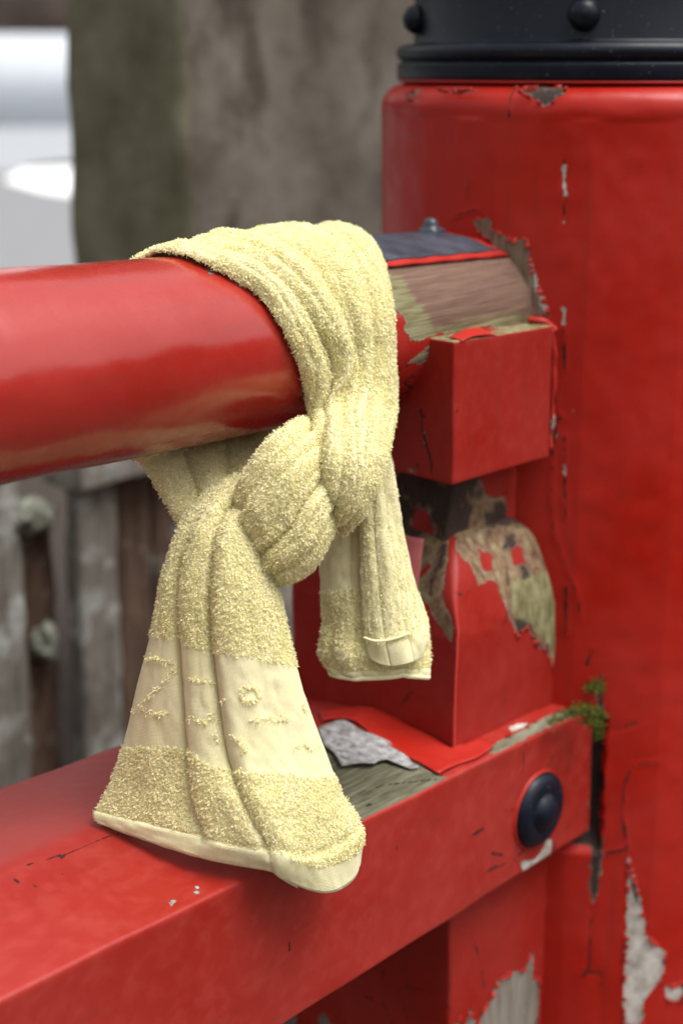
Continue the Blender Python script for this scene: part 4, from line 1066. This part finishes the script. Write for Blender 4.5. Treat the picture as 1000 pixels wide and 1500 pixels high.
def loft(rows, bulge, nu=26, nv=16, flip=None, seed=0, wr=.0012, power=.62, skew=1.0, sec=.2, folds=None, groove=.004, hem=None):
    """cloth through rows of crease points; every strip between creases bulges like a soft roll"""
    rows = np.array(rows)
    kn = np.concatenate([[0], np.cumsum(np.linalg.norm(np.diff(rows, axis=0), axis=-1).mean(-1))])
    C_ = spline(rows, kn, nv)                                 # (NV, nc, 3)
    NV, nc, _ = C_.shape
    folds = folds or [(j, j + 1) for j in range(nc - 1)]
    nf = len(folds)
    cols, tt, fold = [], [], []
    for j, fd in enumerate(folds):
        n_ = nu if len(fd) == 2 else int(nu * 1.7)
        ts = np.linspace(0, 1, n_)
        for t in (ts if j == nf - 1 else ts[:-1]):
            if len(fd) == 2:
                q = C_[:, fd[0]] * (1 - t) + C_[:, fd[1]] * t
            else:                                     # a smooth strip through three points
                q = C_[:, fd[0]] * (2 * (t - .5) * (t - 1)) + C_[:, fd[1]] * (4 * t * (1 - t)) + C_[:, fd[2]] * (2 * t * (t - .5))
            cols.append(q); tt.append(t); fold.append(j)
    P = np.stack(cols, 1)                                     # (NV, NU, 3)
    tt, fold = np.array(tt), np.array(fold)
    dv = np.gradient(P, axis=0); du = np.gradient(P, axis=1)
    # smooth the frame so bulges do not split at creases
    for _ in range(6):
        du[:, 1:-1] = (du[:, :-2] + du[:, 1:-1] * 2 + du[:, 2:]) / 4
    N = np.cross(du, dv); N /= np.linalg.norm(N, axis=2, keepdims=True) + 1e-12
    if flip:
        N = -N
    B = np.asarray(bulge, float)
    if B.ndim == 1:
        B = np.tile(B, (len(rows), 1))
    Bv = spline(B, kn, nv)                                       # (NV, folds)
    ts2 = tt ** np.broadcast_to(np.asarray(skew, float), (nf,))[fold]
    prof = np.clip(4 * ts2 * (1 - ts2), 0, 1) ** power
    vv = np.linspace(0, 1, NV)[:, None]
    rs = np.random.default_rng(seed + 40)
    H = Bv[:, fold] * prof
    for j in range(nf):
        for c0, dp in ((.36, .30 * sec), (.70, .24 * sec)):
            c0 = c0 + .07 * np.sin(vv * rs.uniform(3, 7) + rs.uniform(0, 6))
            amt = dp * np.clip(.75 + .6 * np.sin(vv * rs.uniform(4, 9) + rs.uniform(0, 6)), 0, 1.2)
            g = 1 - amt * np.exp(-((tt[None, :] - c0) / .062) ** 2) * (fold == j)[None, :]
            H = H * g
    wd = np.linalg.norm(np.gradient(P, axis=1), axis=2)
    run = np.cumsum(wd, axis=1)
    for k_ in range(1, nf):
        b_ = int(np.argmax(fold == k_))
        H = H - groove * np.clip((1 - vv) * 7 - .5, 0, 1) * np.exp(-((run - run[:, b_:b_ + 1]) / .0024) ** 2)
    P = P + N * H[..., None]
    if hem:
        e_ = np.clip((vv - hem[0]) / .012, 0, 1)
        P = P + N * (hem[1] * e_ - .0012 * np.exp(-((vv - hem[0]) / .008) ** 2))[..., None]
    s = np.linalg.norm(np.diff(P, axis=0), axis=2).mean(1); sv = np.concatenate([[0], np.cumsum(s)])
    w = np.linalg.norm(np.diff(P, axis=1), axis=2).mean(0); su = np.concatenate([[0], np.cumsum(w)])
    # lengthwise wrinkles and small unevenness
    Q = np.stack(np.broadcast_arrays(su[None, :] * 1.0, sv[:, None] * .22, np.full((1, 1), seed * 1.7)), -1)
    Q2 = np.stack(np.broadcast_arrays(su[None, :] * 1.0, sv[:, None] * .6, np.full((1, 1), seed * 2.7)), -1)
    P = P + N * (wr * 1.6 * vnoise(Q, 95, seed + 1) + wr * vnoise(Q2, 190, seed + 2))[..., None]
    return P, N, su, sv

def cloth_part(name, rows, bulge, flip=None, seed=0, nu=26, nv=16, th=.0032, wr=.0012, mat=None, power=.62, skew=1.0, sec=.2, folds=None, groove=.004, hem=None):
    P, N, su, sv = loft(rows, bulge, nu, nv, flip, seed, wr, power, skew, sec, folds, groove, hem)
    NV, NU, _ = P.shape
    V = P.reshape(-1, 3)
    UV = np.stack(np.broadcast_arrays(su[None, :], sv[:, None]), -1).reshape(-1, 2)
    o = mesh_obj(name, V, grid_faces(NV, NU), mat or M['cloth'], towel, uv=UV, attrs={'shade': np.ones(len(V))})
    sm = o.modifiers.new('thickness', 'SOLIDIFY'); sm.thickness = th; sm.offset = 0
    return o, P, N, su, sv

def loops(P, N, dens, mask=None, both=False, parent=None, length=(.0021, .0036), rad=.00041, seed=1, extra=None):
    """terry loops: short bent yarn ends standing on the cloth, one joined stuff part"""
    rng = np.random.default_rng(seed)
    a, b, c, d = P[:-1, :-1], P[:-1, 1:], P[1:, 1:], P[1:, :-1]
    area = np.linalg.norm(np.cross(b - a, d - a), axis=2)
    NV, NU = area.shape
    if mask is not None:
        area = area * mask(*np.meshgrid(np.arange(NV), np.arange(NU), indexing='ij'))
    n = int(area.sum() * dens)
    if n < 1:
        return None
    cum = np.cumsum(area.ravel()); pick = np.searchsorted(cum, rng.random(n) * cum[-1])
    i, j = np.unravel_index(np.clip(pick, 0, NV * NU - 1), (NV, NU))
    s, t = rng.random((n, 1)), rng.random((n, 1))
    pos = (a[i, j] * (1 - s) + b[i, j] * s) * (1 - t) + (d[i, j] * (1 - s) + c[i, j] * s) * t
    nr = N[i, j].copy()
    gn = np.cross(b[i, j] - a[i, j], d[i, j] - a[i, j]); gn /= np.linalg.norm(gn, axis=1, keepdims=True) + 1e-12
    gn *= np.sign((gn * nr).sum(1, keepdims=True)); nr = gn
    if both:
        sg = np.where(rng.random((n, 1)) < .5, -1, 1.0); nr = nr * sg
    if extra is not None:
        pos = np.concatenate([pos, extra[0]]); nr = np.concatenate([nr, extra[1]]); n = len(pos)
    dirn = nr + .55 * rng.normal(0, 1, (n, 3)) + np.array([0, 0, -.35])
    dirn /= np.linalg.norm(dirn, axis=1, keepdims=True)
    bend = 1.0 * rng.normal(0, 1, (n, 3)) + np.array([0, 0, -.5])
    L = rng.uniform(*length, (n, 1))
    p0 = pos + nr * .0006
    p1 = p0 + dirn * L * .55
    d2 = dirn * .5 + bend * .6; d2 /= np.linalg.norm(d2, axis=1, keepdims=True)
    p2 = p1 + d2 * L * .5
    p3 = p2 + (bend * .5 - dirn * .55) * L * .30
    sd = np.cross(dirn, rng.normal(0, 1, (n, 3))); sd /= np.linalg.norm(sd, axis=1, keepdims=True) + 1e-9
    r_ = rng.uniform(.8, 1.25, (n, 1)) * rad
    tw = np.cross(sd, dirn)
    rings = []
    for pc, k, q in ((p0, 1.0, 0.0), (p1, 1.1, .35), (p2, 1.0, .9), (p3, .7, 1.4)):
        e = (sd * math.cos(q) + tw * math.sin(q)) * r_ * k
        rings += [pc - e, pc + e]
    V = np.stack(rings, 1).reshape(-1, 3)
    tmpl = np.array([(0, 1, 3, 2), (2, 3, 5, 4), (4, 5, 7, 6)])
    F = (tmpl[None] + (np.arange(n) * 8)[:, None, None]).reshape(-1, 4)
    shade = np.repeat(rng.uniform(.95, 1.03, n), 8)
    o = mesh_obj('terry_loops', V, F, M['pile'], parent, smooth=True, attrs={'shade': shade})
    o['kind'] = 'stuff'
    return n

def row_y(P):
    return P
DENS = 1700000
cnt = 0
# band over the handrail
BANDB = [[.007, .010, .010, .009]] * 4 + [[.005, .011, .013, .012]] * 4 + [[.009, .016, .017, .015]] * 5 + [[.008, .010, .012, .012]] * (len(DATA['t_band']) - 13)
o, P, N, su, sv = cloth_part('rail_wrap', DATA['t_band'], BANDB, seed=1, nu=24, nv=14, wr=.0010, power=.46, skew=1.25, sec=1.05, groove=.0045)
FLIP_BAND = float((N[P.shape[0] // 2, P.shape[1] // 2] @ (CAMP - P[P.shape[0] // 2, P.shape[1] // 2]))) < 0
if FLIP_BAND:
    bpy.data.objects.remove(o)
    o, P, N, su, sv = cloth_part('rail_wrap', DATA['t_band'], BANDB, True, seed=1, nu=24, nv=14, wr=.0010, power=.46, skew=1.25, sec=1.05, groove=.0045)
cnt += loops(P, N, DENS, None, False, o, seed=11)

def facing(name, rows, bulge, **kw):
    o, P, N, su, sv = cloth_part(name, rows, bulge, None, **kw)
    i, j = P.shape[0] // 2, P.shape[1] // 2
    if N[i, j] @ (CAMP - P[i, j]) < 0:
        bpy.data.objects.remove(o)
        o, P, N, su, sv = cloth_part(name, rows, bulge, True, **kw)
    return o, P, N, su, sv
o, P, N, su, sv = facing('knot', DATA['t_knot'], [.004, .009, .007, .006], seed=2, nu=24, nv=14, wr=.0011, power=.48, skew=[1, .8, 1.1, 1.1], sec=.95, groove=.0048)
cnt += loops(P, N, DENS, None, False, o, seed=12)

# front tail with its flat woven border
o, P, N, su, sv = facing('front_tail', DATA['t_tail'], [[.006, .008, .008], [.008, .010, .012], [.009, .012, .014], [.010, .012, .016], [.010, .012, .016], [.010, .012, .015], [.008, .011, .014], [.006, .009, .012], [.003, .005, .009], [.001, .002, .004]], seed=3, nu=36, nv=18, wr=.0008, sec=.12, power=.5, skew=[1.0, .8, .5], folds=[(0, 1), (1, 2), (2, 3, 4)], groove=.006, hem=(7.9 / 9, .0016))
NVt = P.shape[0]
o.data.materials.append(M['hem'])
_mi = np.zeros((NVt - 1, P.shape[1] - 1), np.int32); _mi[int((NVt - 1) * 7.9 / 9):] = 1
o.data.polygons.foreach_set('material_index', _mi.T.ravel() if False else _mi.ravel())
def tail_mask(I, J):
    v = I / (NVt - 1) * 9
    fj = np.interp(J, [0, 35, 70, 131], [0, 1, 2, 4])
    top_edge = np.interp(fj, [0, 1, 2, 3, 4], [4.05, 4.0, 4.05, 4.08, 4.12]) + .03 * np.sin(J * 1.3)
    low_edge = np.interp(fj, [0, 1, 2, 3, 4], [5.8, 5.72, 6.2, 6.35, 6.5])
    hem = np.interp(fj, [0, 1, 2, 3, 4], [7.85, 7.85, 7.95, 8.2, 8.4])
    return ((v < top_edge) | ((v > low_edge) & (v < hem))).astype(float)
ex_p, ex_n = [], []
flatP, flatN = P.reshape(-1, 3), N.reshape(-1, 3)
pc = flatP - CAMP
pcn = pc / np.linalg.norm(pc, axis=1, keepdims=True)
for st in DATA['t_pattern']:
    st = catmull(np.array(st), 8) if len(st) > 2 else np.linspace(st[0], st[1], 12)
    for q in st:
        dq = (q - CAMP); dq /= np.linalg.norm(dq)
        i = int(np.argmax(pcn @ dq))
        for _ in range(5):
            ex_p.append(flatP[i] + RNG.normal(0, .0009, 3)); ex_n.append(flatN[i])
cnt += loops(P, N, DENS, tail_mask, False, o, seed=13, extra=(np.array(ex_p), np.array(ex_n)))
last = P[-1]
V, F = tube(np.concatenate([last[1:-1:3], [last[-1]]]), .0016, 8)
mesh_obj('hem_roll', V, F, M['hem'], o, attrs={'shade': np.ones(len(V))}, uv=V[:, :2])
# second layer of the doubled hem, just behind
b2 = P[-22:, :84] + N[-22:, :84] * -.0055 + np.array([0.0, 0.0, -.0050])
V = b2.reshape(-1, 3)
o2 = mesh_obj('hem_back', V, grid_faces(b2.shape[0], b2.shape[1]), M['hem'], o, attrs={'shade': np.ones(len(V))}, uv=V[:, :2])
sm = o2.modifiers.new('thickness', 'SOLIDIFY'); sm.thickness = .003

# the side hidden behind the rail
o, P, N, su, sv = facing('back_fold', DATA['t_back'], [.006, .007, .006], seed=4, nu=22, nv=16)
cnt += loops(P, N, DENS * .8, None, False, o, seed=14)

# rear tail
o, P, N, su, sv = facing('rear_tail', DATA['t_rear'], [.004, .003, .003], seed=5, nu=24, nv=20, sec=0, groove=.001, hem=(.925, .0012))
NVr = P.shape[0]
cnt += loops(P, N, DENS, lambda I, J: ((I / NVr < .92) & (I / NVr > .42) | (I / NVr < .12)).astype(float), False, o, seed=15)
V, F = tube(P[-1][::2], .0024, 8)
mesh_obj('hem_roll', V, F, M['hem'], o, attrs={'shade': np.ones(len(V))}, uv=V[:, :2])
o, P, N, su, sv = facing('selvage_strip', DATA['t_strip'], [.003, .003, .003], seed=6, nu=22, nv=20, wr=.0010, sec=0, groove=.001)
NVs = P.shape[0]
cnt += loops(P, N, DENS * .8, lambda I, J: ((I / NVs < .76) & (np.sin(J * .9) > -.6)).astype(float), False, o, length=(.0015, .0026), seed=16)
for nm, rad in (('strip_hem', .0012), ('strip_seam', .0009)):
    V, F = tube(catmull(np.array(DATA['t_seams'][nm]), 10), rad, 7)
    mesh_obj('seam', V, F, M['hem'], o, attrs={'shade': np.ones(len(V))}, uv=V[:, :2])
print('LOOPS', cnt)
